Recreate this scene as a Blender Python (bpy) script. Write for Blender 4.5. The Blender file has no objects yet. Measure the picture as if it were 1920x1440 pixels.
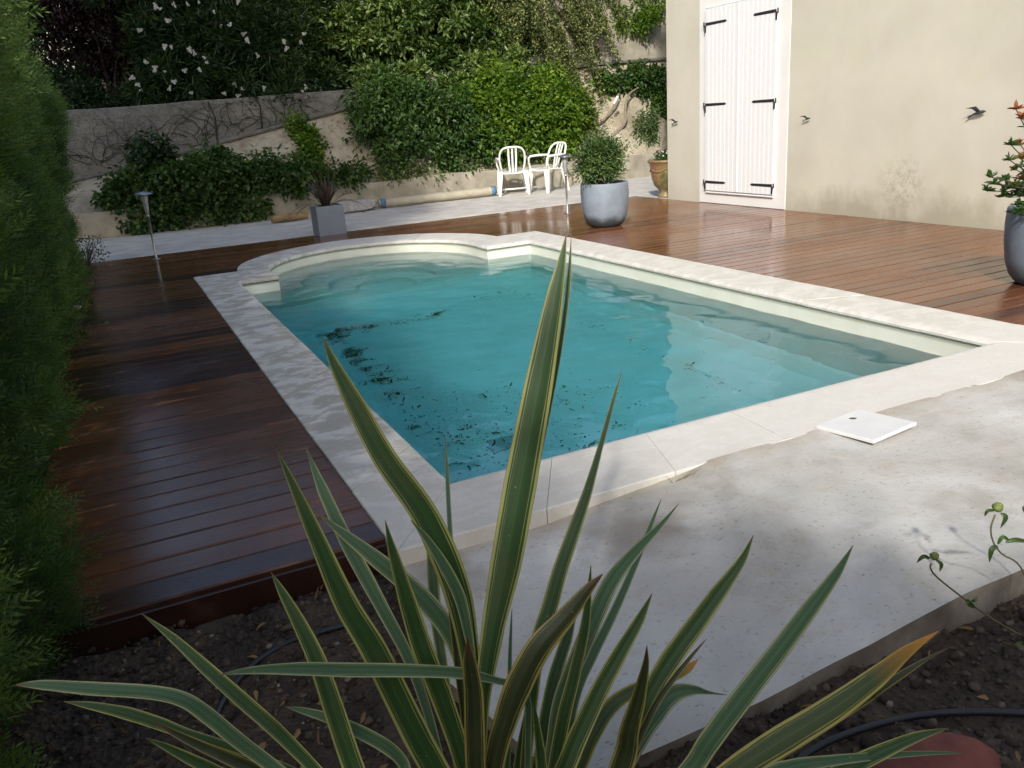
import bpy, math, random
import numpy as np
from mathutils import Matrix, Vector
PI = math.pi
R_ = math.radians
sc = bpy.context.scene
COL = sc.collection

# ------------------------------------------------------------------ camera
FPX, CXP, CYP, EYE = 1557.25, 960.0, 720.0, 1.35
_v1 = np.array([179 - CXP, 273 - CYP, FPX]); _v1 /= np.linalg.norm(_v1)
_v2 = np.array([4500 - CXP, -40 - CYP, FPX]); _v2 /= np.linalg.norm(_v2)
RW = np.array([_v2, _v1, np.cross(_v2, _v1)])          # world = RW @ camera(x right, y down, z forward)
cd = bpy.data.cameras.new('camera'); cam = bpy.data.objects.new('camera', cd); COL.objects.link(cam)
cd.sensor_width = 36; cd.lens = FPX / 1920 * 36; cd.clip_start = 0.05; cd.clip_end = 400
m = Matrix.Identity(4)
for i in range(3):
    m[i][0] = RW[i, 0]; m[i][1] = -RW[i, 1]; m[i][2] = -RW[i, 2]
m[2][3] = EYE
cam.matrix_world = m
sc.camera = cam

# ------------------------------------------------------------------ light
SUN_EL = R_(33); SDX, SDY = 0.57, 0.82                  # travel direction of the light in plan
w = bpy.data.worlds.new('World'); sc.world = w; w.use_nodes = True
nt = w.node_tree
sky = nt.nodes.new('ShaderNodeTexSky'); sky.sky_type = 'NISHITA'; sky.sun_disc = False
sky.sun_elevation = SUN_EL; sky.sun_rotation = math.atan2(-SDX, -SDY)
sky.air_density = 1.0; sky.dust_density = 2.5; sky.ozone_density = 1.0
bg = nt.nodes['Background']; bg.inputs['Strength'].default_value = 0.15
nt.links.new(sky.outputs[0], bg.inputs[0])
sl = bpy.data.lights.new('sun', 'SUN'); so = bpy.data.objects.new('sun', sl); COL.objects.link(so)
sl.energy = 3.0; sl.angle = R_(1.8); sl.color = (1.0, 0.965, 0.90)
dv = Vector((SDX * math.cos(SUN_EL), SDY * math.cos(SUN_EL), -math.sin(SUN_EL))).normalized()
so.rotation_euler = dv.to_track_quat('-Z', 'Y').to_euler(); so.location = (-6, -9, 12)
sc.view_settings.view_transform = 'Standard'; sc.view_settings.look = 'None'
sc.view_settings.gamma = 1; sc.view_settings.use_curve_mapping = False
sc.view_settings.exposure = 0.55
sc.cycles.use_denoising = True
sc.cycles.max_bounces = 10; sc.cycles.transparent_max_bounces = 12
sc.cycles.diffuse_bounces = 4; sc.cycles.transmission_bounces = 8
sc.cycles.sample_clamp_indirect = 6

# ------------------------------------------------------------------ helpers
def ray(px, py):
    return RW @ np.array([px - CXP, py - CYP, FPX])
def at(px, py, Y):
    r = ray(px, py); return r * (Y / r[1]) + np.array([0, 0, EYE])
def ground(px, py, z=0.0):
    r = ray(px, py); p = r * ((z - EYE) / r[2]); return np.array([p[0], p[1], z])

class MB:
    """collects polygons, builds one mesh object"""
    def __init__(s): s.v = []; s.f = []; s.m = []; s.n = 0
    def add(s, V, F, mi=0):
        s.v.extend([tuple(map(float, p)) for p in V])
        s.f.extend([tuple(i + s.n for i in f) for f in F]); s.m.extend([mi] * len(F)); s.n += len(V)
    def box(s, c, d, rz=0, mi=0, bev=0.0, tilt=None):
        x, y, z = [q / 2 for q in d]
        if bev > 0:
            b = min(bev, x * .9, y * .9, z * .9); V = []
            for zz, ins in ((-z, b), (-z + b, 0), (z - b, 0), (z, b)):
                xx, yy = x - ins, y - ins
                cc = b if ins == 0 else b * .5
                V += [(-xx + cc, -yy, zz), (xx - cc, -yy, zz), (xx, -yy + cc, zz), (xx, yy - cc, zz), (xx - cc, yy, zz), (-xx + cc, yy, zz), (-xx, yy - cc, zz), (-xx, -yy + cc, zz)]
            F = [tuple(range(7, -1, -1)), tuple(range(24, 32))]
            for k in range(3):
                for i in range(8): F.append((k * 8 + i, k * 8 + (i + 1) % 8, k * 8 + 8 + (i + 1) % 8, k * 8 + 8 + i))
        else:
            V = [(-x, -y, -z), (x, -y, -z), (x, y, -z), (-x, y, -z), (-x, -y, z), (x, -y, z), (x, y, z), (-x, y, z)]
            F = [(3, 2, 1, 0), (4, 5, 6, 7), (0, 1, 5, 4), (1, 2, 6, 5), (2, 3, 7, 6), (3, 0, 4, 7)]
        M = Matrix.Rotation(rz, 3, 'Z')
        if tilt is not None: M = M @ tilt
        s.add([M @ Vector(p) + Vector(c) for p in V], F, mi)
    def tube(s, pts, rad, n=8, mi=0, cap=True):
        pts = [Vector(p) for p in pts]; k = len(pts)
        rr = rad if hasattr(rad, '__len__') else [rad] * k
        V = []; F = []; up = None
        for i, p in enumerate(pts):
            t = (pts[min(i + 1, k - 1)] - pts[max(i - 1, 0)]).normalized()
            if up is None:
                up = t.orthogonal().normalized()
            up = (up - t * up.dot(t)).normalized(); sd = t.cross(up)
            for j in range(n):
                a = 2 * PI * j / n; V.append(p + (up * math.cos(a) + sd * math.sin(a)) * rr[i])
        for i in range(k - 1):
            for j in range(n):
                F.append((i * n + j, i * n + (j + 1) % n, i * n + n + (j + 1) % n, i * n + n + j))
        if cap: F.append(tuple(range(n - 1, -1, -1))); F.append(tuple(range((k - 1) * n, k * n)))
        s.add(V, F, mi)
    def lathe(s, prof, n=40, c=(0, 0, 0), mi=0, wob=0.0):
        V = []; F = []
        for (r, z) in prof:
            for j in range(n):
                a = 2 * PI * j / n; q = 1 + wob * math.sin(2 * a + 5 * z)
                V.append((c[0] + r * q * math.cos(a), c[1] + r * q * math.sin(a), c[2] + z))
        for i in range(len(prof) - 1):
            for j in range(n): F.append((i * n + j, i * n + (j + 1) % n, i * n + n + (j + 1) % n, i * n + n + j))
        if prof[0][0] > 1e-4: F.append(tuple(range(n - 1, -1, -1)))
        if prof[-1][0] > 1e-4: F.append(tuple(range((len(prof) - 1) * n, len(prof) * n)))
        s.add(V, F, mi)
    def build(s, name, mats, parent=None, smooth=False):
        me = bpy.data.meshes.new(name); me.from_pydata(s.v, [], s.f)
        for mm in (mats if isinstance(mats, (list, tuple)) else [mats]): me.materials.append(mm)
        me.polygons.foreach_set('material_index', s.m)
        if smooth: me.polygons.foreach_set('use_smooth', [True] * len(s.f))
        me.update()
        return link(name, me, parent)

def link(name, me, parent=None):
    o = bpy.data.objects.new(name, me); COL.objects.link(o)
    if parent is not None:
        o.parent = parent
        # geometry is written in world space: cancel the parent's transform
        o.matrix_parent_inverse = parent.matrix_basis.inverted()
    return o
def tag(o, label=None, cat=None, group=None, kind=None):
    if label: o['label'] = label
    if cat: o['category'] = cat
    if group: o['group'] = group
    if kind: o['kind'] = kind
    return o
def thing(name, label, cat, loc=(0, 0, 0), rz=0, group=None):
    o = bpy.data.objects.new(name, None); COL.objects.link(o)
    o.location = loc; o.rotation_euler = (0, 0, rz); o.empty_display_size = .1
    bpy.context.view_layer.update()
    return tag(o, label, cat, group)
def local(o):                      # geometry written relative to the thing's base
    o.matrix_parent_inverse = Matrix.Identity(4); return o
def copy_tree(o, loc, rz, label, name=None):
    c = o.copy(); COL.objects.link(c); c.location = loc; c.rotation_euler = (0, 0, rz); c['label'] = label
    for ch in list(o.children):
        d = ch.copy(); COL.objects.link(d); d.parent = c
        for g in list(ch.children):
            e = g.copy(); COL.objects.link(e); e.parent = d
    return c

def fast_mesh(name, V, F, mat, parent=None, tint=None, smooth=False, uv=None):
    V = np.asarray(V, dtype=np.float32); F = np.asarray(F, dtype=np.int32); k = F.shape[1]
    me = bpy.data.meshes.new(name)
    me.vertices.add(len(V)); me.vertices.foreach_set('co', V.ravel())
    me.loops.add(F.size); me.loops.foreach_set('vertex_index', F.ravel())
    me.polygons.add(len(F)); me.polygons.foreach_set('loop_start', np.arange(0, F.size, k, dtype=np.int32))
    try: me.polygons.foreach_set('loop_total', np.full(len(F), k, dtype=np.int32))
    except Exception: pass
    if smooth: me.polygons.foreach_set('use_smooth', np.ones(len(F), dtype=bool))
    if tint is not None:
        a = me.attributes.new('tint', 'FLOAT', 'POINT'); a.data.foreach_set('value', np.asarray(tint, dtype=np.float32))
    if uv is not None:
        l = me.uv_layers.new(name='UVMap'); l.data.foreach_set('uv', np.asarray(uv, dtype=np.float32)[F.ravel()].ravel())
    me.materials.append(mat); me.update(calc_edges=True); me.validate()
    return link(name, me, parent)

# ------------------------------------------------------------------ materials
class N:
    """short node builder"""
    def __init__(s, name):
        s.m = bpy.data.materials.new(name); s.m.use_nodes = True; s.t = s.m.node_tree
        s.b = s.t.nodes['Principled BSDF']; s.out = s.t.nodes['Material Output']
    def n(s, typ, **kw):
        x = s.t.nodes.new('ShaderNode' + typ)
        for k, v in kw.items():
            if hasattr(x, k): setattr(x, k, v)
            else: x.inputs[k].default_value = v
        return x
    def l(s, a, b): s.t.links.new(a, b); return s
    def coords(s, scale=(1, 1, 1), rot=(0, 0, 0), kind='Object'):
        tc = s.n('TexCoord'); mp = s.n('Mapping'); mp.inputs['Scale'].default_value = scale; mp.inputs['Rotation'].default_value = rot
        s.l(tc.outputs[kind], mp.inputs[0]); return mp.outputs[0]
    def noise(s, co, scale, detail=4, rough=.55, dist=0):
        x = s.n('TexNoise'); x.inputs['Scale'].default_value = scale; x.inputs['Detail'].default_value = detail
        x.inputs['Roughness'].default_value = rough; x.inputs['Distortion'].default_value = dist
        if co is not None: s.l(co, x.inputs['Vector'])
        return x.outputs['Fac']
    def ramp(s, fac, stops, interp='LINEAR'):
        r = s.n('ValToRGB'); r.color_ramp.interpolation = interp
        e = r.color_ramp.elements
        while len(e) < len(stops): e.new(0.5)
        for i, (p, c) in enumerate(stops):
            e[i].position = p
            e[i].color = (c, c, c, 1) if not hasattr(c, '__len__') else (*c, 1)
        s.l(fac, r.inputs[0]); return r.outputs[0]
    def mix(s, fac, a, b, mode='MIX'):
        x = s.n('MixRGB'); x.blend_type = mode
        for v, i in ((fac, 0), (a, 1), (b, 2)):
            if hasattr(v, 'links'): s.l(v, x.inputs[i])
            else: x.inputs[i].default_value = v if i == 0 else (*v, 1)
        return x.outputs[0]
    def math(s, op, a, b=0.0, clamp=False):
        x = s.n('Math'); x.operation = op; x.use_clamp = clamp
        for v, i in ((a, 0), (b, 1)):
            if hasattr(v, 'links'): s.l(v, x.inputs[i])
            else: x.inputs[i].default_value = v
        return x.outputs[0]
    def bump(s, h, strength=.3, dist=.01):
        b = s.n('Bump'); b.inputs['Strength'].default_value = strength; b.inputs['Distance'].default_value = dist
        s.l(h, b.inputs['Height']); s.l(b.outputs[0], s.b.inputs['Normal']); return s
    def col(s, v):
        if hasattr(v, 'links'): s.l(v, s.b.inputs['Base Color'])
        else: s.b.inputs['Base Color'].default_value = (*v, 1)
        return s
    def rough(s, v):
        if hasattr(v, 'links'): s.l(v, s.b.inputs['Roughness'])
        else: s.b.inputs['Roughness'].default_value = v
        return s

def simple(name, c, rough=.5, metal=0, var=.12, scale=20, bump=0.0, dark=None):
    q = N(name); co = q.coords()
    f = q.noise(co, scale, 5)
    c2 = dark or tuple(x * (1 - 2 * var) for x in c)
    q.col(q.ramp(f, [(.3, c2), (.7, c)])).rough(rough); q.b.inputs['Metallic'].default_value = metal
    if bump: q.bump(q.noise(co, scale * 4, 4), .5, bump)
    return q.m

def foliage_mat(name, stops, trans=.35, rough=.45, spec=.4):
    q = N(name); a = q.n('Attribute'); a.attribute_name = 'tint'
    c = q.ramp(a.outputs['Fac'], stops)
    q.col(c).rough(rough); q.b.inputs['Specular IOR Level'].default_value = spec
    tr = q.n('BsdfTranslucent'); q.l(q.mix(1.0, c, (1.25, 1.35, .55), 'MULTIPLY'), tr.inputs[0])
    mx = q.n('MixShader'); mx.inputs[0].default_value = trans
    q.l(q.b.outputs[0], mx.inputs[1]); q.l(tr.outputs[0], mx.inputs[2]); q.l(mx.outputs[0], q.out.inputs[0])
    return q.m

# deck wood: wet dark red-brown hardwood, per-board tint from an attribute
def wood_mat():
    q = N('wet_deck_wood'); a = q.n('Attribute'); a.attribute_name = 'tint'
    co = q.coords((1.2, 14, 6))
    g = q.noise(co, 3.0, 6, .6, .4)
    co2 = q.coords((1, 1, 1)); big = q.noise(co2, .8, 4)
    fine = q.noise(q.coords((3, 60, 20)), 4, 4)
    red = q.ramp(g, [(.25, (.13, .048, .021)), (.55, (.19, .076, .032)), (.8, (.255, .115, .05))])
    red = q.mix(q.ramp(fine, [(.4, 0), (.7, .3)]), red, (.065, .020, .012))
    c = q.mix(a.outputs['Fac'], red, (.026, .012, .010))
    wet = q.ramp(big, [(.35, 0), (.6, 1)])
    c = q.mix(q.math('MULTIPLY', wet, .12), c, (.035, .012, .007))
    q.col(c)
    r = q.math('MULTIPLY_ADD', g, .12)
    q.t.nodes[-1].inputs[2].default_value = .07
    r2 = q.math('ADD', r, q.ramp(big, [(.38, .16), (.58, 0.0)]))
    q.rough(r2); q.b.inputs['Specular IOR Level'].default_value = .33
    h = q.math('ADD', q.noise(q.coords((1, 22, 6)), 5, 4), q.math('MULTIPLY', q.noise(co2, 9, 3), .6))
    q.bump(h, .08, .004)
    return q.m
def edge_mat():
    q = N('dry_board_edge'); co = q.coords((1.5, 3, 1))
    f = q.noise(co, 2.2, 3)
    q.col(q.ramp(f, [(.5, (.05, .018, .009)), (.72, (.24, .10, .042))])).rough(.6)
    return q.m

def coping_mat():
    q = N('limestone_coping'); co = q.coords((1, 1.5, 1), (0, 0, .15))
    f = q.noise(co, 5.5, 8, .70, .5); f2 = q.noise(q.coords((1, 1, 1)), 40, 4)
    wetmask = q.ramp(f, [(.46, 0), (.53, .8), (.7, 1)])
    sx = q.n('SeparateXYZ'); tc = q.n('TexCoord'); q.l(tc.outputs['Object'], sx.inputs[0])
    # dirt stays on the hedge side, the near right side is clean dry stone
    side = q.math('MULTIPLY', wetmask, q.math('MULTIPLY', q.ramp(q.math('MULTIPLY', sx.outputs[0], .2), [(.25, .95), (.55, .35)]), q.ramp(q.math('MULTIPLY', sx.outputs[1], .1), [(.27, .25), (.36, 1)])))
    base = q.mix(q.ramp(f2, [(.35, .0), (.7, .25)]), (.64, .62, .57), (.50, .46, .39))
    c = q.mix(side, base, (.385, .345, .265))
    q.col(c).rough(q.ramp(side, [(0, .75), (1, .42)]))
    q.bump(q.math('ADD', f2, q.noise(co, 12, 3)), .25, .003)
    return q.m

def concrete_mat():
    q = N('old_concrete'); co = q.coords()
    f = q.noise(co, 1.4, 7, .65, .3); f2 = q.noise(co, 55, 5, .7); f3 = q.noise(q.coords((1, 1.6, 1)), 6, 6, .7)
    c = q.ramp(f, [(.3, (.31, .29, .25)), (.45, (.45, .435, .395)), (.6, (.53, .52, .485)), (.7, (.62, .61, .575))])
    c = q.mix(q.ramp(f3, [(.52, 0), (.68, .4)]), c, (.38, .32, .235))
    sx = q.n('SeparateXYZ'); tc = q.n('TexCoord'); q.l(tc.outputs['Object'], sx.inputs[0])
    band = q.ramp(q.math('MULTIPLY', q.math('ADD', sx.outputs[1], q.math('MULTIPLY', q.noise(co, 5, 4), .22)), .3), [(.735, 0), (.775, 1), (.80, 1), (.85, 0)])
    c = q.mix(q.math('MULTIPLY', band, .55), c, (.35, .27, .17))
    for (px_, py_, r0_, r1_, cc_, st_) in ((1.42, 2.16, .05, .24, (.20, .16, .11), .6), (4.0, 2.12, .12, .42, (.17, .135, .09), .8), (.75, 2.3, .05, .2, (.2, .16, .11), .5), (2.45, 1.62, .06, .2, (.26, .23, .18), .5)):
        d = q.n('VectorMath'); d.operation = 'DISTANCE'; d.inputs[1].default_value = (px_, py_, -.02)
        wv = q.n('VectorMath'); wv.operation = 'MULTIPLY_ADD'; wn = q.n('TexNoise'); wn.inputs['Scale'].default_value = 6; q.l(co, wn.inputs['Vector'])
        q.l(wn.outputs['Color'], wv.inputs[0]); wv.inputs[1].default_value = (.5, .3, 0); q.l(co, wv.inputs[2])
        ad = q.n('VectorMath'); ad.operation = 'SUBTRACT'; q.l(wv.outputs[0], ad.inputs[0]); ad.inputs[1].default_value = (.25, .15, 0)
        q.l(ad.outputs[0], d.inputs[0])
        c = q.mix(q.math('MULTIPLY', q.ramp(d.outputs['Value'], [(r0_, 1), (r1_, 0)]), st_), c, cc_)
    v = q.n('TexVoronoi'); v.inputs['Scale'].default_value = 21; q.l(q.coords((1, 1.8, 1)), v.inputs['Vector'])
    sp = q.ramp(q.math('ADD', v.outputs['Distance'], q.math('MULTIPLY', q.noise(co, 60, 2), .25)), [(.2, 1), (.3, 0)])
    cl = q.ramp(q.noise(co, 3.3, 4), [(.46, 0), (.58, 1)])
    c = q.mix(q.math('MULTIPLY', q.math('MULTIPLY', sp, cl), .5), c, (.12, .10, .085))
    c = q.mix(q.ramp(f2, [(.58, 0), (.70, .6)]), c, (.17, .15, .12))
    q.col(c).rough(.85); q.bump(q.math('ADD', f2, q.math('MULTIPLY', f3, 2.0)), .5, .004)
    return q.m

def render_mat():                      # smooth cream wall render with damp marks near its foot
    q = N('cream_render'); co = q.coords()
    f = q.noise(co, 1.1, 6, .6, .3); f2 = q.noise(co, 90, 3)
    c = q.ramp(f, [(.3, (.50, .47, .38)), (.5, (.54, .515, .43)), (.7, (.59, .56, .47))])
    c = q.mix(q.ramp(q.noise(co, 2.3, 3), [(.5, 0), (.7, .3)]), c, (.58, .56, .40))
    sx = q.n('SeparateXYZ'); tc = q.n('TexCoord'); q.l(tc.outputs['Object'], sx.inputs[0])
    z = sx.outputs[2]; y = sx.outputs[1]
    edge = q.math('ADD', z, q.math('MULTIPLY', q.math('SUBTRACT', q.noise(q.coords((1, 1, .6)), 3.2, 6, .68), .5), -.75))
    damp = q.ramp(edge, [(.05, 1), (.33, 0)])
    yy = q.ramp(q.math('MULTIPLY', y, .1), [(.45, .6), (.62, 1), (.74, .95), (.84, .25)])
    c = q.mix(q.math('MULTIPLY', q.math('MULTIPLY', damp, yy), .62), c, (.24, .21, .145))
    # one mottled patch where the render flakes
    d = q.n('VectorMath'); d.operation = 'DISTANCE'; q.l(tc.outputs['Object'], d.inputs[0]); d.inputs[1].default_value = (7.59, 6.35, .36)
    pt = q.math('MULTIPLY', q.ramp(d.outputs['Value'], [(.12, 1), (.36, 0)]), q.ramp(q.noise(co, 16, 6, .75), [(.45, 0), (.6, 1)]))
    c = q.mix(q.math('MULTIPLY', pt, .6), c, (.27, .24, .17))
    q.col(c).rough(.85); q.bump(q.math('ADD', f2, q.math('MULTIPLY', q.noise(co, 14, 6, .7), 1.5)), .5, .003)
    return q.m

def block_mat():                       # old grey block wall, streaked
    q = N('grey_block_wall'); co = q.coords((1, 1, 1), (R_(90), 0, 0))
    br = q.n('TexBrick'); q.l(co, br.inputs['Vector'])
    br.inputs['Scale'].default_value = 1; br.inputs['Brick Width'].default_value = .5; br.inputs['Row Height'].default_value = .22
    br.inputs['Mortar Size'].default_value = .008; br.inputs['Mortar Smooth'].default_value = .4
    br.inputs['Color1'].default_value = (.17, .165, .15, 1); br.inputs['Color2'].default_value = (.21, .2, .18, 1); br.inputs['Mortar'].default_value = (.12, .115, .1, 1)
    o = q.coords(); f = q.noise(o, 2.2, 7, .7, .6); vein = q.noise(q.coords((1, 1, 1.5)), 5, 8, .75, 1.5)
    c = q.mix(.5, br.outputs['Color'], q.ramp(f, [(.35, (.11, .105, .09)), (.65, (.29, .28, .25))]))
    c = q.mix(q.ramp(vein, [(.47, 0), (.5, .7), (.53, 0)]), c, (.035, .033, .028))
    q.col(c).rough(.9); q.bump(q.math('ADD', f, vein), .6, .02)
    return q.m

def bank_mat():
    q = N('sprayed_bank'); o = q.coords(); f = q.noise(o, 1.5, 6, .65, .5); g = q.noise(o, 9, 6, .7)
    c = q.ramp(f, [(.3, (.20, .17, .115)), (.5, (.36, .31, .22)), (.7, (.47, .42, .32))])
    c = q.mix(q.ramp(g, [(.52, 0), (.66, .6)]), c, (.13, .11, .07))
    vs = q.noise(q.coords((7, 7, .8)), 1.2, 3)
    c = q.mix(q.ramp(vs, [(.6, 0), (.66, .5)]), c, (.15, .12, .06))
    q.col(c).rough(.92); q.bump(q.math('ADD', f, g), .7, .03)
    return q.m

def soil_mat():
    q = N('dark_soil'); o = q.coords(); f = q.noise(o, 7, 8, .75); v = q.n('TexVoronoi'); v.inputs['Scale'].default_value = 55; q.l(o, v.inputs['Vector'])
    c = q.ramp(f, [(.35, (.018, .012, .008)), (.6, (.06, .042, .028)), (.75, (.13, .095, .065))])
    q.col(c).rough(.95); q.bump(q.math('ADD', f, v.outputs['Distance']), .9, .015)
    return q.m

M = {}
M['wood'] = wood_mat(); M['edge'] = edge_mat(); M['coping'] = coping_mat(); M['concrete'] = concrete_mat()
M['render'] = render_mat(); M['block'] = block_mat(); M['bank'] = bank_mat(); M['soil'] = soil_mat()
M['lowwall'] = simple('low_wall_render', (.40, .36, .28), .9, var=.22, scale=4, bump=.006)
M['path'] = simple('pale_rough_path', (.60, .56, .50), .9, var=.16, scale=3.5, bump=.008)
M['dirty_edge'] = simple('dirty_slab_edge', (.24, .215, .18), .9, var=.3, scale=9, bump=.006, dark=(.10, .08, .06))
M['grout'] = simple('grout', (.30, .27, .22), .9)
M['white_paint'] = simple('white_shutter_paint', (.80, .80, .80), .45, var=.03)
M['white_surround'] = simple('white_plaster', (.78, .77, .74), .8, var=.04, scale=3)
M['black_iron'] = simple('black_iron', (.018, .02, .022), .5)
M['white_plastic'] = simple('white_resin', (.76, .76, .72), .35, var=.05, scale=6)
M['lid'] = simple('white_lid_plastic', (.72, .72, .71), .35, var=.05, scale=9)
M['steel'] = simple('brushed_steel', (.45, .45, .44), .35, metal=.9)
M['glass'] = simple('frosted_glass', (.35, .37, .36), .2)
M['stone'] = simple('grey_stone', (.42, .41, .4), .85, var=.2, bump=.004)
M['clay'] = simple('red_clay', (.20, .055, .04), .85, var=.2, scale=14, bump=.004)
M['hose'] = simple('dark_hose', (.012, .016, .022), .5)
M['bark'] = simple('bark', (.085, .065, .048), .9, var=.3, scale=25, bump=.008)
M['palebark'] = simple('pale_vine_wood', (.30, .25, .18), .9, var=.25, scale=25, bump=.006)
M['potsoil'] = simple('potting_soil', (.03, .022, .016), .95, var=.3, scale=40, bump=.01)
# ------------------------------------------------------------------ the pool
def arc(cx, cy, r, a0, a1, n): return [(cx + r * math.cos(R_(a0 + (a1 - a0) * i / n)), cy + r * math.sin(R_(a0 + (a1 - a0) * i / n))) for i in range(n + 1)]
def seg(a, b, n): return [(a[0] + (b[0] - a[0]) * i / n, a[1] + (b[1] - a[1]) * i / n) for i in range(n)]
NA = 36
OX0, OX1, OY0, OY1 = .64, 4.60, 2.42, 9.06
IX0, IX1, IY0, IY1 = 1.00, 4.19, 2.84, 8.42
def outline(kind):
    if kind == 'out':
        A, B, C_, D, E_, F_ = (OX0, OY0), (OX1, OY0), (OX1, OY1), (4.08, OY1), (1.08, OY1), (OX0, OY1)
        ar = arc(2.58, 8.98, 1.5, 3, 177, NA)
    else:
        A, B, C_, D, E_, F_ = (IX0, IY0), (IX1, IY0), (IX1, IY1), (3.66, IY1), (1.38, IY1), (IX0, IY1)
        ar = arc(2.52, 8.80, 1.14, 0, 180, NA)
    ps = seg(A, B, 7) + seg(B, C_, 12) + seg(C_, D, 1) + [D] + ar + seg(E_, F_, 1) + seg(F_, A, 12)
    return ps
OUT, INN = outline('out'), outline('in')
# round the water-side corners a little
NP = len(OUT)
breaks = list(range(0, 7)) + [7 + i for i in range(0, 12)] + [19, 21] + [21 + k for k in range(5, NA, 5)] + [21 + NA] + [NP - 12 - 1] + [NP - 12 + i for i in range(12)]
breaks = sorted(set(b for b in breaks if b < NP))
pool = thing('swimming_pool', 'small rectangular pool with a rounded stair end, pale stone coping and cream liner', 'pool', (2.6, 2.42, 0))
prof = [(0, -.10), (0, -.004), (.01, 0), (.92, 0), (.985, -.006), (1.02, -.022), (1.02, -.036), (.985, -.05), (.90, -.052)]
rng = random.Random(3)
cp = MB()
def lerp2(a, b, t): return (a[0] + (b[0] - a[0]) * t, a[1] + (b[1] - a[1]) * t)
bs = breaks + [NP]
for i in range(len(bs) - 1):
    i0, i1 = bs[i], bs[i + 1]
    dz = rng.uniform(-.0015, .0015)
    loops = []
    idx = list(range(i0, i1 + 1))
    for j, k in enumerate(idx):
        o, n_ = OUT[k % NP], INN[k % NP]
        if j == 0 or j == len(idx) - 1:      # leave a 4 mm joint
            k2 = idx[1] if j == 0 else idx[-2]
            o2, n2 = OUT[k2 % NP], INN[k2 % NP]
            do = math.dist(o, o2); dn = math.dist(n_, n2)
            o = lerp2(o, o2, min(.3, .0012 / max(do, .01))); n_ = lerp2(n_, n2, min(.3, .0012 / max(dn, .01)))
        loops.append([(*lerp2(o, n_, s), z + dz) for s, z in prof])
    V = [p for l in loops for p in l]; P = len(prof); F = []
    for a in range(len(loops) - 1):
        for b in range(P):
            F.append((a * P + b, a * P + (b + 1) % P, (a + 1) * P + (b + 1) % P, (a + 1) * P + b))
    F.append(tuple(range(P))); F.append(tuple(reversed([(len(loops) - 1) * P + b for b in range(P)])))
    cp.add(V, F)
cp.build('coping', M['coping'], pool)
gr = MB()                                  # grout bed below the stones
V = []; F = []
for k in range(NP):
    V += [(*lerp2(OUT[k], INN[k], .01), -.012), (*lerp2(OUT[k], INN[k], .93), -.012)]
for k in range(NP): F.append((2 * k, 2 * k + 1, (2 * k + 3) % (2 * NP), (2 * k + 2) % (2 * NP)))
gr.add(V, F); gr.build('grout', M['grout'], pool)

# liner: cream above and below the water; the colour of the water comes from its volume
q = N('cream_liner'); co = q.coords()
f = q.noise(co, 3, 4)
c = q.ramp(f, [(.3, (.64, .64, .54)), (.7, (.72, .72, .63))])
sx = q.n('SeparateXYZ'); tc = q.n('TexCoord'); q.l(tc.outputs['Object'], sx.inputs[0])
nose_shade = q.ramp(q.math('ABSOLUTE', q.math('ADD', sx.outputs[2], .052)), [(0.0, 1), (.022, 0)])  # shade line under the coping nose, painted into the liner colour
c = q.mix(q.math('MULTIPLY', nose_shade, .8), c, (.13, .15, .09))
q.col(c).rough(.6); M['liner'] = q.m
def inset_ap(r, yb):                       # inner outline with the stair arc shrunk
    out = []
    for k, p in enumerate(INN):
        if 21 <= k <= 21 + NA or k == 20:
            a = math.pi * max(0, (k - 21)) / NA
            out.append((2.52 + r * math.cos(a), yb + r * math.sin(a) if r > 0 else yb))
        else: out.append(p)
    return out
S = []
S.append(([lerp2(OUT[k], INN[k], .97) for k in range(NP)], -.048))
S.append((INN, -.055)); S.append((INN, -.34))
for r, yb, z0, z1 in ((.86, 8.74, -.36, -.58), (.60, 8.66, -.58, -.80), (.34, 8.58, -.80, -1.0)):
    S.append((inset_ap(r, yb), z0)); S.append((inset_ap(r, yb), z1))
def floor_pt(p, x0, x1, y0, y1):
    return (min(max(p[0], x0), x1), min(max(p[1], y0), y1))
S.append(([floor_pt(p, 1.03, 4.16, 2.88, 8.38) for p in INN], -1.02))
S.append(([floor_pt(p, 1.10, 4.07, 2.98, 8.26) for p in INN], -1.14))
S.append(([floor_pt(p, 1.28, 3.88, 3.12, 8.0) for p in INN], -1.24))
S.append(([floor_pt(p, 1.47, 3.66, 3.28, 7.75) for p in INN], -1.30))
V = []; F = []
for L, z in S: V += [(x, y, z) for x, y in L]
for a in range(len(S) - 1):
    for k in range(NP):
        k2 = (k + 1) % NP; F.append((a * NP + k, (a + 1) * NP + k, (a + 1) * NP + k2, a * NP + k2))
base = (len(S) - 1) * NP; V.append((2.55, 5.5, -1.30)); cidx = len(V) - 1
for k in range(NP): F.append((base + k, cidx, base + (k + 1) % NP))
ln = MB(); ln.add(V, F); liner = ln.build('liner', M['liner'], pool)

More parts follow.
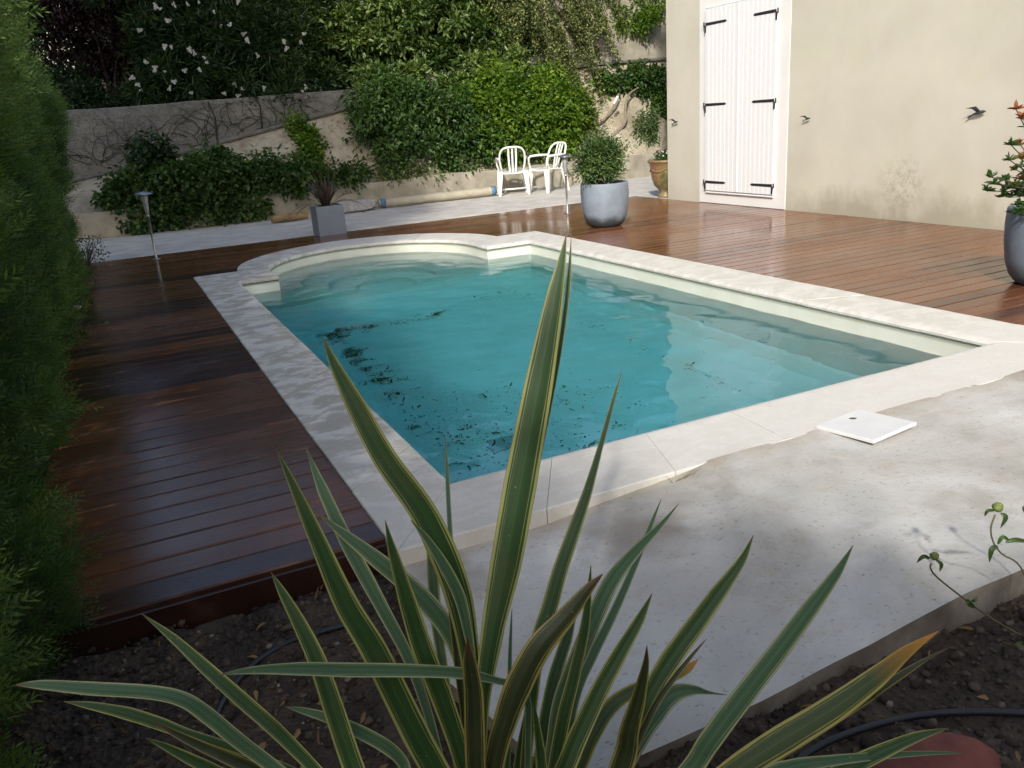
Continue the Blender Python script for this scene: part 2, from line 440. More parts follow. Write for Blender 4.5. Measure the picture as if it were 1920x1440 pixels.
# water: a closed body with small real ripples on its top
wx0, wx1, wy0, wy1 = .85, 4.35, 2.66, 10.05
nx, ny = 260, 540
xs = np.linspace(wx0, wx1, nx); ys = np.linspace(wy0, wy1, ny)
X, Y = np.meshgrid(xs, ys)
rg = np.random.default_rng(5); Z = np.zeros_like(X)
for k in range(60):
    lam = 10 ** rg.uniform(-1.05, -.15); ang = rg.normal(.9, .75); ph = rg.uniform(0, 6.28)
    amp = .00027 * (lam / .3) ** 1.05
    env = .55 + .45 * np.sin(X * rg.uniform(.5, 1.4) + Y * rg.uniform(.3, .9) + ph * 3)
    Z += amp * env * np.sin(2 * PI / lam * (X * math.cos(ang) + Y * math.sin(ang)) + ph)
Z += -.15
V = np.stack([X, Y, Z], -1).reshape(-1, 3)
ii = np.arange(nx * ny).reshape(ny, nx)
F = np.stack([ii[:-1, :-1], ii[:-1, 1:], ii[1:, 1:], ii[1:, :-1]], -1).reshape(-1, 4)
rim = np.concatenate([ii[0, :], ii[1:, -1], ii[-1, -2::-1], ii[-2:0:-1, 0]])
nb = len(V); low = V[rim].copy(); low[:, 2] = -1.5
V = np.vstack([V, low]); k = len(rim)
sidef = np.array([(rim[(i + 1) % k], rim[i], nb + i, nb + (i + 1) % k) for i in range(k)])
q = N('pool_water'); q.t.nodes.remove(q.b)
rf = q.n('BsdfRefraction'); rf.inputs['IOR'].default_value = 1.33; rf.inputs['Roughness'].default_value = 0
gl = q.n('BsdfGlossy'); gl.inputs['Roughness'].default_value = 0.0
fr = q.n('Fresnel'); fr.inputs['IOR'].default_value = 1.33
mx = q.n('MixShader'); q.l(fr.outputs[0], mx.inputs[0]); q.l(rf.outputs[0], mx.inputs[1]); q.l(gl.outputs[0], mx.inputs[2])
q.l(mx.outputs[0], q.out.inputs['Surface'])
va = q.n('VolumeAbsorption'); va.inputs['Color'].default_value = (.0, .85, 1.0, 1); va.inputs['Density'].default_value = .54
q.l(va.outputs[0], q.out.inputs['Volume'])
M['water'] = q.m
FF = np.vstack([F, sidef])
water = fast_mesh('water', V, FF, M['water'], None, smooth=True)
bot = MB()
tag(water, kind='structure', label='clear turquoise pool water with light ripples')
# bottom cap joined in the same mesh keeps it closed
import bmesh
bm = bmesh.new(); bm.from_mesh(water.data); bm.verts.ensure_lookup_table()
bm.faces.new([bm.verts[nb + i] for i in range(k)][::-1]); bm.to_mesh(water.data); bm.free()
for p in water.data.polygons: p.use_smooth = len(p.vertices) == 4 and p.center.z > -.2
try:
    sl.cycles.is_caustics_light = True; water.is_caustics_caster = True; liner.is_caustics_receiver = True
    water.cycles.is_caustics_caster = True
except Exception as e: print('caustic flags', e)
try: liner.cycles.is_caustics_receiver = True
except Exception as e: print(e)

# leaves and dirt on the pool floor (nobody could count them)
rg = np.random.default_rng(11); pts = []
def strew(n, f):
    for _ in range(n): pts.append(f())
strew(170, lambda: (1.56 + abs(rg.normal(0, .07)), rg.uniform(5.9, 7.5)))
strew(150, lambda: (rg.uniform(1.5, 2.75), 7.42 + rg.normal(0, .06)))
strew(260, lambda: (1.52 + abs(rg.normal(0, .2)), rg.uniform(3.3, 6.2)))
strew(420, lambda: (rg.uniform(1.5, 2.7), 3.3 + abs(rg.normal(0, .9))))
strew(260, lambda: (rg.uniform(1.55, 3.0), rg.uniform(3.3, 5.4)))
strew(70, lambda: (3.35 + rg.normal(0, .18), 7.75 + rg.normal(0, .05)))
strew(150, lambda: (3.62 + rg.normal(0, .025), rg.uniform(4.2, 7.8)))
strew(60, lambda: (rg.uniform(1.5, 3.6), rg.uniform(3.3, 7.6)))
for k in range(240):
    cx_, cy_ = pts[rg.integers(0, len(pts) - 440)] if k % 3 else pts[rg.integers(0, 320)]
    for _ in range(rg.integers(5, 15)): pts.append((cx_ + rg.normal(0, .035), cy_ + rg.normal(0, .016)))
V = []; F = []; T = []
for (x, y) in pts:
    s = rg.uniform(.003, .015) * (1.35 if rg.random() < .15 else 1); a = rg.uniform(0, 6.28); z = -1.288 if (1.49 < x < 3.63 and y < 7.7) else -1.262
    b = len(V); e = rg.uniform(.3, .6)
    for da, rr in ((0, 1), (1.0, e), (2.2, e), (3.14, 1), (4.1, e), (5.3, e)):
        V.append((x + s * rr * math.cos(a + da), y + s * rr * math.sin(a + da), z + rg.uniform(0, .006)))
    F += [(b, b + 1, b + 5), (b + 1, b + 2, b + 4), (b + 1, b + 4, b + 5), (b + 2, b + 3, b + 4)]; T += [rg.random()] * 6
M['deb'] = foliage_mat('sunken_leaves', [(0, (.07, .055, .02)), (.6, (.14, .12, .04)), (1, (.26, .23, .08))], .1)
deb = fast_mesh('sunken_leaves', V, F, M['deb'], None, tint=T)
tag(deb, 'dark leaves and dirt lying on the pool floor along its edges', 'leaf litter', kind='stuff')
sq = MB(); sq.box((1.95, 4.42, -1.293), (.24, .13, .008), .1, bev=.003)
tag(sq.build('floor_drain', simple('drain_plastic', (.42, .44, .39), .5)), 'square plastic drain cover on the pool floor below the tall leaf', 'drain cover')

# ------------------------------------------------------------------ deck
def arc_x(y):
    d = 1.48 ** 2 - (y - 8.98) ** 2
    return (2.58 - math.sqrt(d), 2.58 + math.sqrt(d)) if d > 0 else None
DX0, DX1, DY0, DY1 = -.47, 7.585, 2.545, 11.38
rg = random.Random(21)
dv_, df_, dm_, dt_ = [], [], [], []
pitch, bw = .145, .1385
y = DY0; bi = 0
while y < DY1 - .03:
    ya, yb = y, min(y + bw, DY1)
    if yb <= OY1 + .02 or ya < OY1: iv = [(DX0, OX0 - .004), (OX1 + .004, DX1)]
    else:
        e = arc_x((ya + yb) / 2) ; e2 = [q_ for q_ in (arc_x(ya), arc_x(yb)) if q_]
        if e2:
            # boards run a little way under the curved stones
            xl = max(q_[0] for q_ in e2) + .05; xr = min(q_[1] for q_ in e2) - .05
            iv = [(DX0, xl), (xr, DX1)]
        else: iv = [(DX0, DX1)]
    for (a, b) in iv:
        cuts = [a]
        if b - a > 3.2:
            cc = a + rg.uniform(.8, 2.6)
            while cc < b - .7: cuts.append(cc); cc += rg.uniform(2.2, 3.4)
        cuts.append(b)
        left = b < 1.5
        for ci in range(len(cuts) - 1):
            x0, x1 = cuts[ci] + .0015, cuts[ci + 1] - .0015
            t = rg.random() ** 2 * .3
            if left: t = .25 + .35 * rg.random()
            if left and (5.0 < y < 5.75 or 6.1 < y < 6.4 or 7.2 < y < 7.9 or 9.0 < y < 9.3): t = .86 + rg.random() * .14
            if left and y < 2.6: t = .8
            if not left and rg.random() < .12: t = .6
            zt = -.006 + rg.uniform(-.0012, .0012) if not (yb > OY1 and left is False and b - a > 3) else -.0065
            c_ = .006; dry = rg.random() < .5 and y < 7
            sec = [(ya, zt - .024), (ya, zt - c_), (ya + c_, zt), (yb - c_, zt), (yb, zt - c_), (yb, zt - .024)]
            k0 = len(dv_)
            for xx in (x0, x1):
                for (yy, zz) in sec: dv_.append((xx, yy, zz)); dt_.append(t)
            for s in range(5):
                df_.append((k0 + s, k0 + 6 + s, k0 + 7 + s, k0 + s + 1)); dm_.append(1 if (s == 1 and left and dry) else 0)
            df_.append(tuple(k0 + s for s in range(6))); dm_.append(0)
            df_.append(tuple(k0 + 11 - s for s in range(6))); dm_.append(0)
    y += pitch; bi += 1
deck = thing('deck', None, None, (0, DY0, 0)); deck['kind'] = 'structure'
me = bpy.data.meshes.new('deck_boards'); me.from_pydata(dv_, [], df_)
me.materials.append(M['wood']); me.materials.append(M['edge']); me.polygons.foreach_set('material_index', dm_)
at_ = me.attributes.new('tint', 'FLOAT', 'POINT'); at_.data.foreach_set('value', dt_); me.update()
link('boards', me, deck)
fb = MB(); fb.box(((DX0 + OX0) / 2, DY0 - .014, -.078), (OX0 - DX0 - .02, .022, .115), bev=.003)
o = fb.build('fascia_board', M['wood'], deck)
a_ = o.data.attributes.new('tint', 'FLOAT', 'POINT'); a_.data.foreach_set('value', [.95] * len(o.data.vertices))
us = MB(); dk = simple('dark_underdeck', (.012, .01, .009), .9)
for (x0, x1, y0, y1) in ((DX0 + .02, OX0 - .0, DY0 + .02, DY1), (OX1, DX1 - .0, DY0, DY1), (OX0, OX1, 10.2, DY1)):
    us.box(((x0 + x1) / 2, (y0 + y1) / 2, -.075), (x1 - x0, y1 - y0, .06))
us.build('underdeck', dk, deck)  # solid dark slabs below the boards, visible through the gaps

# ------------------------------------------------------------------ ground, paving
gm = MB()
hx0, hx1, hy0, hy1 = .72, 4.5, 2.5, 10.35
gx = [-60, hx0, hx1, 70]; gy = [-60, hy0, hy1, 90]
for i in range(3):
    for j in range(3):
        if i == 1 and j == 1: continue
        gm.add([(gx[i], gy[j], -.16), (gx[i + 1], gy[j], -.16), (gx[i + 1], gy[j + 1], -.16), (gx[i], gy[j + 1], -.16)], [(0, 1, 2, 3)])
tag(gm.build('ground', M['soil']), kind='structure')

def hnoise(x, y, seed, sc_):
    from mathutils import noise
    return noise.fractal(Vector((x * sc_ + seed, y * sc_, seed * 1.7)), 1.0, 2.0, 4)
def sheet(name, x0, x1, y0, y1, nx, ny, zf, mat, inside=None, skirt=None):
    V = []; F = []; idm = {}
    for j in range(ny + 1):
        for i in range(nx + 1):
            x = x0 + (x1 - x0) * i / nx; yv = y0 + (y1 - y0) * j / ny
            V.append((x, yv, zf(x, yv)))
    for j in range(ny):
        for i in range(nx):
            F.append((j * (nx + 1) + i, j * (nx + 1) + i + 1, (j + 1) * (nx + 1) + i + 1, (j + 1) * (nx + 1) + i))
    if skirt is not None:
        rim = [i for i in range(nx + 1)] + [(j) * (nx + 1) + nx for j in range(1, ny + 1)] + [ny * (nx + 1) + i for i in range(nx - 1, -1, -1)] + [j * (nx + 1) for j in range(ny - 1, 0, -1)]
        b = len(V)
        for r in rim: V.append((V[r][0], V[r][1], skirt))
        for i in range(len(rim)):
            i2 = (i + 1) % len(rim); F.append((rim[i2], rim[i], b + i, b + i2))
    mb = MB(); mb.add(V, F); return mb.build(name, mat, smooth=True)
# soil bed in front
def soil_z(x, yv):
    z = -.10 + .035 * hnoise(x, yv, 3, 4) + .012 * hnoise(x, yv, 9, 22)
    if yv > 2.5: z = min(z, -.13)
    return z
tag(sheet('soil', -2.4, 4.5, -.2, 2.62, 230, 100, soil_z, M['soil']), kind='structure')
tag(sheet('hedge_soil', -3.5, -.475, 2.6, 14.2, 40, 120, lambda x, yv: -.06 + .03 * hnoise(x, yv, 5, 3), M['soil']), kind='structure')
# concrete apron between coping and soil
def slab_left(yv):
    ks = [(1.31, .66), (1.42, .64), (1.58, .61), (1.78, .565), (2.1, .56), (2.43, .62)]
    for (a, b) in zip(ks, ks[1:]):
        if yv <= b[0]: t = (yv - a[0]) / (b[0] - a[0]); return a[1] + (b[1] - a[1]) * max(0, t)
    return .62
V = []; F = []; nx, ny = 130, 34
for j in range(ny + 1):
    yv = 1.31 + (2.435 - 1.31) * j / ny
    for i in range(nx + 1):
        t = i / nx; x = slab_left(yv) + (6.2 - slab_left(yv)) * t ** 1.3
        nearcop = max(0, (yv - 2.30) / .13)
        lump = (.0055 + .007 * hnoise(x, yv, 2, 3.4)) * min(1, nearcop * 1.3) * min(1, max(0, (x - 1.72) / .25))
        base = -.062 if x < 1.2 else (-.062 + .060 * min(1, (x - 1.2) / .75))
        edge = 0
        V.append((x, yv + (.003 * hnoise(x, 0, 8, 5) if j == 0 else 0), base + edge + lump + .003 * hnoise(x, yv, 4, 3)))
for j in range(ny):
    for i in range(nx): F.append((j * (nx + 1) + i, j * (nx + 1) + i + 1, (j + 1) * (nx + 1) + i + 1, (j + 1) * (nx + 1) + i))
rim = [i for i in range(nx + 1)] + [j * (nx + 1) + nx for j in range(1, ny + 1)] + [ny * (nx + 1) + i for i in range(nx - 1, -1, -1)] + [j * (nx + 1) for j in range(ny - 1, 0, -1)]
b = len(V)
for r in rim: V.append((V[r][0], V[r][1], -.2))
for i in range(len(rim)): i2 = (i + 1) % len(rim); F.append((rim[i2], rim[i], b + i, b + i2))
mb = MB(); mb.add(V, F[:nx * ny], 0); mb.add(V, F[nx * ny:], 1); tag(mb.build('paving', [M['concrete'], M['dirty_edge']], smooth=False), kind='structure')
# path behind the deck
tag(sheet('path', -.55, 16, DY1 + .004, 14.45, 120, 36, lambda x, yv: -.012 + .010 * hnoise(x, yv, 6, 1.6) - .05 * max(0, 1 - (yv - DY1) / .1), M['path'], skirt=-.2), kind='structure')
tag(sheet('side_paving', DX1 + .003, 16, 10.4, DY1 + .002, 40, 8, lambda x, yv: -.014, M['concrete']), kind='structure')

# clods and stones in the soil bed
rg = np.random.default_rng(2); V = []; F = []; T = []
ico = [(0, 0, 1), (.894, 0, .447), (.276, .851, .447), (-.724, .526, .447), (-.724, -.526, .447), (.276, -.851, .447), (.724, .526, -.447), (-.276, .851, -.447), (-.894, 0, -.447), (-.276, -.851, -.447), (.724, -.526, -.447), (0, 0, -1)]
icf = [(0, 1, 2), (0, 2, 3), (0, 3, 4), (0, 4, 5), (0, 5, 1), (1, 6, 2), (2, 7, 3), (3, 8, 4), (4, 9, 5), (5, 10, 1), (6, 7, 2), (7, 8, 3), (8, 9, 4), (9, 10, 5), (10, 6, 1), (11, 7, 6), (11, 8, 7), (11, 9, 8), (11, 10, 9), (11, 6, 10)]
for _ in range(20000):
    x = rg.uniform(-.9, 3.0); yv = rg.uniform(.55, 2.5)
    if yv > 1.33 and x > slab_left(yv) - .01: continue
    s = min(.014, .002 + rg.exponential(.0032)) if rg.random() > .02 else rg.uniform(.010, .018); z = soil_z(x, yv) + s * .3; b = len(V)
    sc3 = rg.uniform(.7, 1.3, 3)
    for p in ico:
        j = rg.uniform(.62, 1.3); V.append((x + p[0] * s * sc3[0] * j, yv + p[1] * s * sc3[1] * j, z + p[2] * s * sc3[2] * .8 * j))
    F += [(a + b, c_ + b, d + b) for a, c_, d in icf]; t = rg.random() ** 1.6; T += [t] * 12
q = N('clods'); a = q.n('Attribute'); a.attribute_name = 'tint'
q.col(q.ramp(a.outputs['Fac'], [(0, (.022, .015, .011)), (.6, (.065, .045, .032)), (.95, (.11, .085, .065)), (1, (.24, .21, .18))])).rough(.95); q.bump(q.noise(q.coords(), 150, 3), .6, .003)
tag(fast_mesh('soil_clods', V, F, q.m, None, tint=T), 'loose crumbly clods and grit on the dark planting bed', 'soil clods', kind='stuff')
# ------------------------------------------------------------------ house
HX, HY = 7.59, 10.50
house = thing('house', 'cream rendered house wall at the right with a white shuttered door', 'house', (HX, HY, 0))
h = MB()
h.add([(HX, -3.5, -.15), (HX, HY, -.15), (HX, HY, 7.2), (HX, -3.5, 7.2), (HX + 8, HY, -.15), (HX + 8, HY, 7.2), (HX + 8, -3.5, -.15), (HX + 8, -3.5, 7.2)],
      [(1, 0, 3, 2), (4, 1, 2, 5), (6, 4, 5, 7), (0, 6, 7, 3), (3, 7, 5, 2)])
h.build('wall', M['render'], house)
h = MB()
h.add([(HX - .3, -4, 7.15), (HX - .3, HY + .05, 7.15), (HX + 8.5, HY + .05, 7.15), (HX + 8.5, -4, 7.15), (HX + 4, -4, 8.6), (HX + 4, HY + .05, 8.6)],
      [(0, 1, 5, 4), (3, 4, 5, 2), (0, 4, 3), (1, 2, 5), (0, 3, 2, 1)])
h.build('roof', M['clay'], house)
sx_ = HX - .006
h = MB(); h.box((HX - .002, (8.05 + 9.74) / 2, 1.33), (.012, 9.74 - 8.05, 2.66))
h.build('door_surround', M['white_surround'], house)
h = MB(); h.box((HX - .014, 8.91, 2.515), (.02, 1.36, .012)); h.build('lintel_trim', M['white_paint'], house)
h = MB(); h.box((HX - .02, 8.91, .145), (.03, 1.34, .02), bev=.004)
h.build('door_sill', M['white_paint'], house)
for side, (y0, y1) in enumerate(((8.92, 9.585), (8.245, 8.905))):
    s = MB(); nb_ = 8; wb = (y1 - y0) / nb_
    for i in range(nb_):
        s.box((HX - .024, y0 + (i + .5) * wb, 1.335), (.026, wb - .002, 2.33), bev=.003)
    s.box((HX - .016, (y0 + y1) / 2, 1.335), (.014, y1 - y0 - .006, 2.325))
    if side == 0: s.box((HX - .040, y0 + .002, 1.335), (.014, .034, 2.32), bev=.003)
    sh = s.build('shutter', M['white_paint'], house)
    for zc, tl in ((2.30, .06), (1.29, .02), (.27, 0)):
        hh = MB(); xo = HX - .041
        if side == 0: yo, yi = y1 - .01, y1 - .44
        else: yo, yi = y0 + .01, y0 + .41
        L = abs(yo - yi); sg = 1 if yi > yo else -1
        zz = zc + .015
        hh.add([(xo, yo, zz - .018), (xo, yi - sg * .03, zz - .015), (xo, yi, zz), (xo, yi - sg * .03, zz + .015), (xo, yo, zz + .018)] +
               [(xo + .006, yo, zz - .018), (xo + .006, yi - sg * .03, zz - .015), (xo + .006, yi, zz), (xo + .006, yi - sg * .03, zz + .015), (xo + .006, yo, zz + .018)],
               [(0, 1, 2, 3, 4), (9, 8, 7, 6, 5), (0, 5, 6, 1), (1, 6, 7, 2), (2, 7, 8, 3), (3, 8, 9, 4), (4, 9, 5, 0)])
        hh.box((xo + .0005, yo - sg * .004, zz - .058), (.009, .03, .09), bev=.002)
        hh.tube([(xo, yo - sg * .03, zz - .03), (xo, yo - sg * .03, zz + .03)], .009, 8)
        for bb in (.25, .5, .8): hh.box((xo - .004, yo + sg * L * bb, zz), (.006, .012, .012), bev=.002)
        hh.build('strap_hinge', M['black_iron'], sh)
# small bits on the wall: the metal swallows
def swallow(loc, s, flip, label):
    t = thing('swallow_ornament', label, 'wall ornament', loc, 0, 'metal swallows on the house wall')
    b = MB(); n = 8
    pts = [(-.0, .11 * s, -.02 * s), (-.004, .05 * s, -.005 * s), (-.006, -.02 * s, .012 * s), (-.006, -.075 * s, .022 * s), (-.004, -.10 * s, .02 * s)]
    b.tube(pts, [.003 * s, .014 * s, .021 * s, .016 * s, .003 * s], n)
    o = b.build('body', mat_sw, t, smooth=True); local(o)
    for k, (dy, dz, hx) in enumerate(((.075, .06, -.075), (.10, -.03, -.02))):
        w_ = MB()
        P = [(-.004, -.035 * s, .02 * s), (-.004, .02 * s, .01 * s), (hx * .6, (.02 + dy * .5) * s, (.01 + dz * .8) * s), (hx, (.03 + dy) * s, dz * s + .006 * s), (hx * .5, (-.02 + dy * .35) * s, (.022 + dz) * s)]
        Q = [(x - .003, y_, z_ + .002) for x, y_, z_ in P]
        w_.add(P + Q, [(0, 1, 2, 3, 4), (9, 8, 7, 6, 5)] + [(i, i + 5, (i + 1) % 5 + 5, (i + 1) % 5) for i in range(5)])
        local(w_.build('wing', mat_sw, t))
    w_ = MB()
    P = [(-.002, .08 * s, -.008 * s), (-.002, .165 * s, -.055 * s), (-.002, .12 * s, -.028 * s), (-.002, .135 * s, -.07 * s), (-.002, .085 * s, -.022 * s)]
    Q = [(x - .003, y_, z_) for x, y_, z_ in P]
    w_.add(P + Q, [(0, 1, 2, 3, 4), (9, 8, 7, 6, 5)] + [(i, i + 5, (i + 1) % 5 + 5, (i + 1) % 5) for i in range(5)])
    local(w_.build('tail', mat_sw, t))
    return t
mat_sw = simple('painted_swallow_metal', (.07, .085, .095), .4, var=.35, scale=14)
swallow((HX - .03, 5.52, 1.065), .78, 0, 'dark swallow ornament on the cream wall farthest right, above the damp patch')
swallow((HX - .03, 7.70, 1.07), .5, 0, 'small dark swallow ornament on the wall just right of the white door')
swallow((HX - .03, 10.26, 1.09), .62, 0, 'dark swallow ornament on the narrow wall strip left of the white door')

# ------------------------------------------------------------------ pots
def pot_mat(name, c, dark):
    q = N(name); o = q.coords(); f = q.noise(o, 7, 6, .65, .4)
    cc = q.ramp(f, [(.3, tuple(x * .72 for x in c)), (.7, c)])
    sx = q.n('SeparateXYZ'); q.l(o, sx.inputs[0])
    e = q.math('ADD', sx.outputs[2], q.math('MULTIPLY', q.math('SUBTRACT', q.noise(o, 5, 3), .5), .25))
    cc = q.mix(q.ramp(e, [(.06, .92), (.15, 0)]), cc, dark)
    q.col(cc).rough(.55); q.bump(q.noise(o, 60, 3), .25, .002); return q.m
M['zinc'] = pot_mat('grey_glaze', (.225, .265, .32), (.035, .04, .045))
M['zinc2'] = pot_mat('blue_grey_glaze', (.19, .23, .28), (.09, .11, .13))
def round_pot(loc, s, mat, label):
    t = thing('round_pot', label, 'plant pot', loc)
    b = MB()
    b.lathe([(.17 * s, 0), (.195 * s, .012 * s), (.232 * s, .06 * s), (.262 * s, .15 * s), (.279 * s, .28 * s), (.284 * s, .40 * s), (.280 * s, .49 * s), (.276 * s, .505 * s), (.258 * s, .505 * s), (.253 * s, .48 * s), (.253 * s, .44 * s)], 56)
    local(b.build('bowl', mat, t, smooth=True))
    b = MB(); b.lathe([(.0, .462 * s), (.15 * s, .465 * s), (.254 * s, .455 * s)], 40)
    local(b.build('potting_soil', M['potsoil'], t, smooth=True)); return t
round_pot((5.41, 8.77, -.004), 1.02, M['zinc'], 'big round grey glazed pot on the wet deck, holding a dense green bush')
round_pot((5.74, 3.55, -.004), 1.03, M['zinc2'], 'blue-grey round pot cut by the right edge of the frame, beside the pool coping')
t = thing('square_planter', 'square grey planter holding a dark spiky plant beyond the rounded pool end', 'planter', (2.635, 11.36, -.012))
b = MB(); a_ = .185
for (cx_, cy_, dx_, dy_) in ((0, -a_ + .011, 2 * a_, .022), (0, a_ - .011, 2 * a_, .022), (-a_ + .011, 0, .022, 2 * a_ - .044), (a_ - .011, 0, .022, 2 * a_ - .044)):
    b.box((cx_, cy_, .195), (dx_, dy_, .39), bev=.003)
b.box((0, 0, .16), (2 * a_ - .044, 2 * a_ - .044, .3))
local(b.build('box', simple('grey_fibre_cement', (.19, .22, .26), .6, var=.06, scale=6), t))
b = MB(); b.box((0, 0, .335), (2 * a_ - .05, 2 * a_ - .05, .04)); local(b.build('potting_soil', M['potsoil'], t))
# glazed urn by the house corner
q = N('ochre_glaze'); o_ = q.coords(); f = q.noise(o_, 4, 5, .6, .8)
q.col(q.ramp(f, [(.35, (.08, .075, .03)), (.5, (.22, .17, .07)), (.6, (.22, .10, .05)), (.75, (.32, .27, .15))])).rough(.4)
t = thing('glazed_urn', 'ochre glazed urn half hidden behind the house corner', 'urn', (7.80, 10.86, -.012))
b = MB(); b.lathe([(.12, 0), (.125, .02), (.10, .05), (.085, .08), (.11, .12), (.17, .18), (.205, .28), (.222, .40), (.235, .50), (.25, .52), (.265, .535), (.268, .55), (.25, .565), (.22, .56), (.215, .52)], 48)
local(b.build('body', q.m, t, smooth=True))
b = MB()
for k in range(5):
    a0 = 2 * PI * k / 5 + .4; b.tube([(.228 * math.cos(a0 + 1.25 * u), .228 * math.sin(a0 + 1.25 * u), .44 - .05 * math.sin(PI * u)) for u in [i / 8 for i in range(9)]], .010, 6)
local(b.build('garland', q.m, t, smooth=True))
b = MB(); b.lathe([(0, .53), (.21, .525)], 30); local(b.build('potting_soil', M['potsoil'], t))

# ------------------------------------------------------------------ garden lamps
def lamp(loc, label, hs=1.0):
    t = thing('garden_lamp', label, 'garden lamp', loc, 0, 'steel garden lamps at the deck edge')
    b = MB(); b.lathe([(.05, 0), (.05, .006), (.02, .012), (.0135, .02), (.0135, .50), (.018, .505), (.018, .535), (.0, .54)], 16)
    local(b.build('post', M['steel'], t, smooth=True))
    b = MB(); b.lathe([(.016, .54), (.022, .56), (.032, .68), (.040, .76), (.036, .765), (.0, .765)], 20)
    local(b.build('glass', M['glass'], t, smooth=True))
    b = MB()
    for k in range(3):
        a = 2 * PI * k / 3 + .5; b.tube([(.018 * math.cos(a), .018 * math.sin(a), .53), (.047 * math.cos(a), .047 * math.sin(a), .775)], .003, 6)
    local(b.build('rods', M['steel'], t))
    b = MB(); b.lathe([(.0, .805), (.03, .80), (.08, .785), (.103, .772), (.103, .768), (.0, .768)], 28)
    local(b.build('cap', M['steel'], t, smooth=True))
    return t
lamp((.40, 10.95, -.006), 'steel garden lamp with a flat cap at the hedge end of the deck')
lamp((5.74, 10.3, -.006), 'steel garden lamp on the deck between the white chairs and the round grey pot')

# ------------------------------------------------------------------ white resin chairs
def make_chair(loc, rz, label):
    t = thing('garden_chair', label, 'chair', loc, rz, 'white resin garden chairs by the low wall')
    W_, D_ = .24, .22
    b = MB()                                     # seat, front = -y
    nx = 10; V = []; F = []
    for j in range(nx + 1):
        for i in range(nx + 1):
            u, v = i / nx * 2 - 1, j / nx * 2 - 1
            z = .425 - .012 * (1 - u * u) - .02 * max(0, v) - .012 * max(0, -v - .7) / .3
            V.append((u * (W_ - .02 * (v > .5)), v * D_, z))
    n0 = len(V)
    V += [(x, y_, z - .022) for x, y_, z in V]
    for j in range(nx):
        for i in range(nx):
            a = j * (nx + 1) + i; F.append((a, a + 1, a + nx + 2, a + nx + 1)); F.append((n0 + a + nx + 1, n0 + a + nx + 2, n0 + a + 1, n0 + a))
    rim = list(range(nx + 1)) + [j * (nx + 1) + nx for j in range(1, nx + 1)] + [nx * (nx + 1) + i for i in range(nx - 1, -1, -1)] + [j * (nx + 1) for j in range(nx - 1, 0, -1)]
    for i in range(len(rim)): i2 = (i + 1) % len(rim); F.append((rim[i2], rim[i], n0 + rim[i], n0 + rim[i2]))
    b.add(V, F); local(b.build('seat', M['white_plastic'], t, smooth=False))
    for sx in (-1, 1):
        for fr in (-1, 1):                       # fr -1 front, 1 rear
            l = MB(); top = (sx * (W_ - .02), fr * (D_ - .03), .42); bt = (sx * (W_ + .02), fr * (D_ + (.045 if fr > 0 else .0)), 0)
            V = []
            for (p, hw, hd) in ((bt, .020, .020), (top, .044, .034)):
                V += [(p[0] - hw, p[1] - hd, p[2]), (p[0] + hw, p[1] - hd, p[2]), (p[0] + hw, p[1] + hd, p[2]), (p[0] - hw, p[1] + hd, p[2])]
            l.add(V, [(3, 2, 1, 0), (4, 5, 6, 7), (0, 1, 5, 4), (1, 2, 6, 5), (2, 3, 7, 6), (3, 0, 4, 7)])
            local(l.build('leg', M['white_plastic'], t))
    def back(u, z):                              # back surface point
        k = (z - .42) / .41; return (u, D_ - .01 + .12 * k + .03 * k * k - .10 * (u / .24) ** 2 * .45, z)
    b = MB(); fr_ = []
    for i in range(25):
        a = PI * i / 24; ca = math.cos(a); u = .225 * math.copysign(abs(ca) ** .6, ca); z = .60 + .235 * math.sin(a) ** .62
        if i == 0 or i == 24: pass
        fr_.append(back(u * (1.0 if z > .6 else 1), z))
    fr_ = [back(.185, .41), back(.21, .50)] + fr_ + [back(-.21, .50), back(-.185, .41)]
    b.tube(fr_, .019, 8)
    local(b.build('back_frame', M['white_plastic'], t, smooth=True))
    for u in (-.062, 0, .062):
        s = MB(); zt = .60 + .228 * (1 - (u / .235) ** 2) ** .4
        pts = [back(u * .8, .405), back(u, .55), back(u * 1.08, .70), back(u * 1.08, zt)]
        for (p, q_) in zip(pts, pts[1:]):
            V = []
            for pp in (p, q_): V += [(pp[0] - .017, pp[1] - .004, pp[2]), (pp[0] + .017, pp[1] - .004, pp[2]), (pp[0] + .017, pp[1] + .004, pp[2]), (pp[0] - .017, pp[1] + .004, pp[2])]
            s.add(V, [(0, 1, 5, 4), (1, 2, 6, 5), (2, 3, 7, 6), (3, 0, 4, 7), (4, 5, 6, 7), (3, 2, 1, 0)])
        local(s.build('slat', M['white_plastic'], t))
    for sx in (-1, 1):
        s = MB(); s.tube([(sx * .225, -D_ + .03, .41), (sx * .255, -D_ + .01, .52), (sx * .262, -D_ + .02, .60), (sx * .265, -D_ + .07, .635), (sx * .262, .05, .64), (sx * .24, .20, .635), back(sx * .232, .63)], [.022, .02, .019, .022, .024, .021, .016], 8)
        local(s.build('armrest', M['white_plastic'], t, smooth=True))
    return t
ch = make_chair((6.66, 13.92, -.01), R_(158), 'white resin garden chair seen from behind, left of the pair by the low wall')
c2 = copy_tree(ch, (7.23, 13.66, -.01), R_(-78), 'white resin garden chair seen from its side, right of the pair by the low wall')

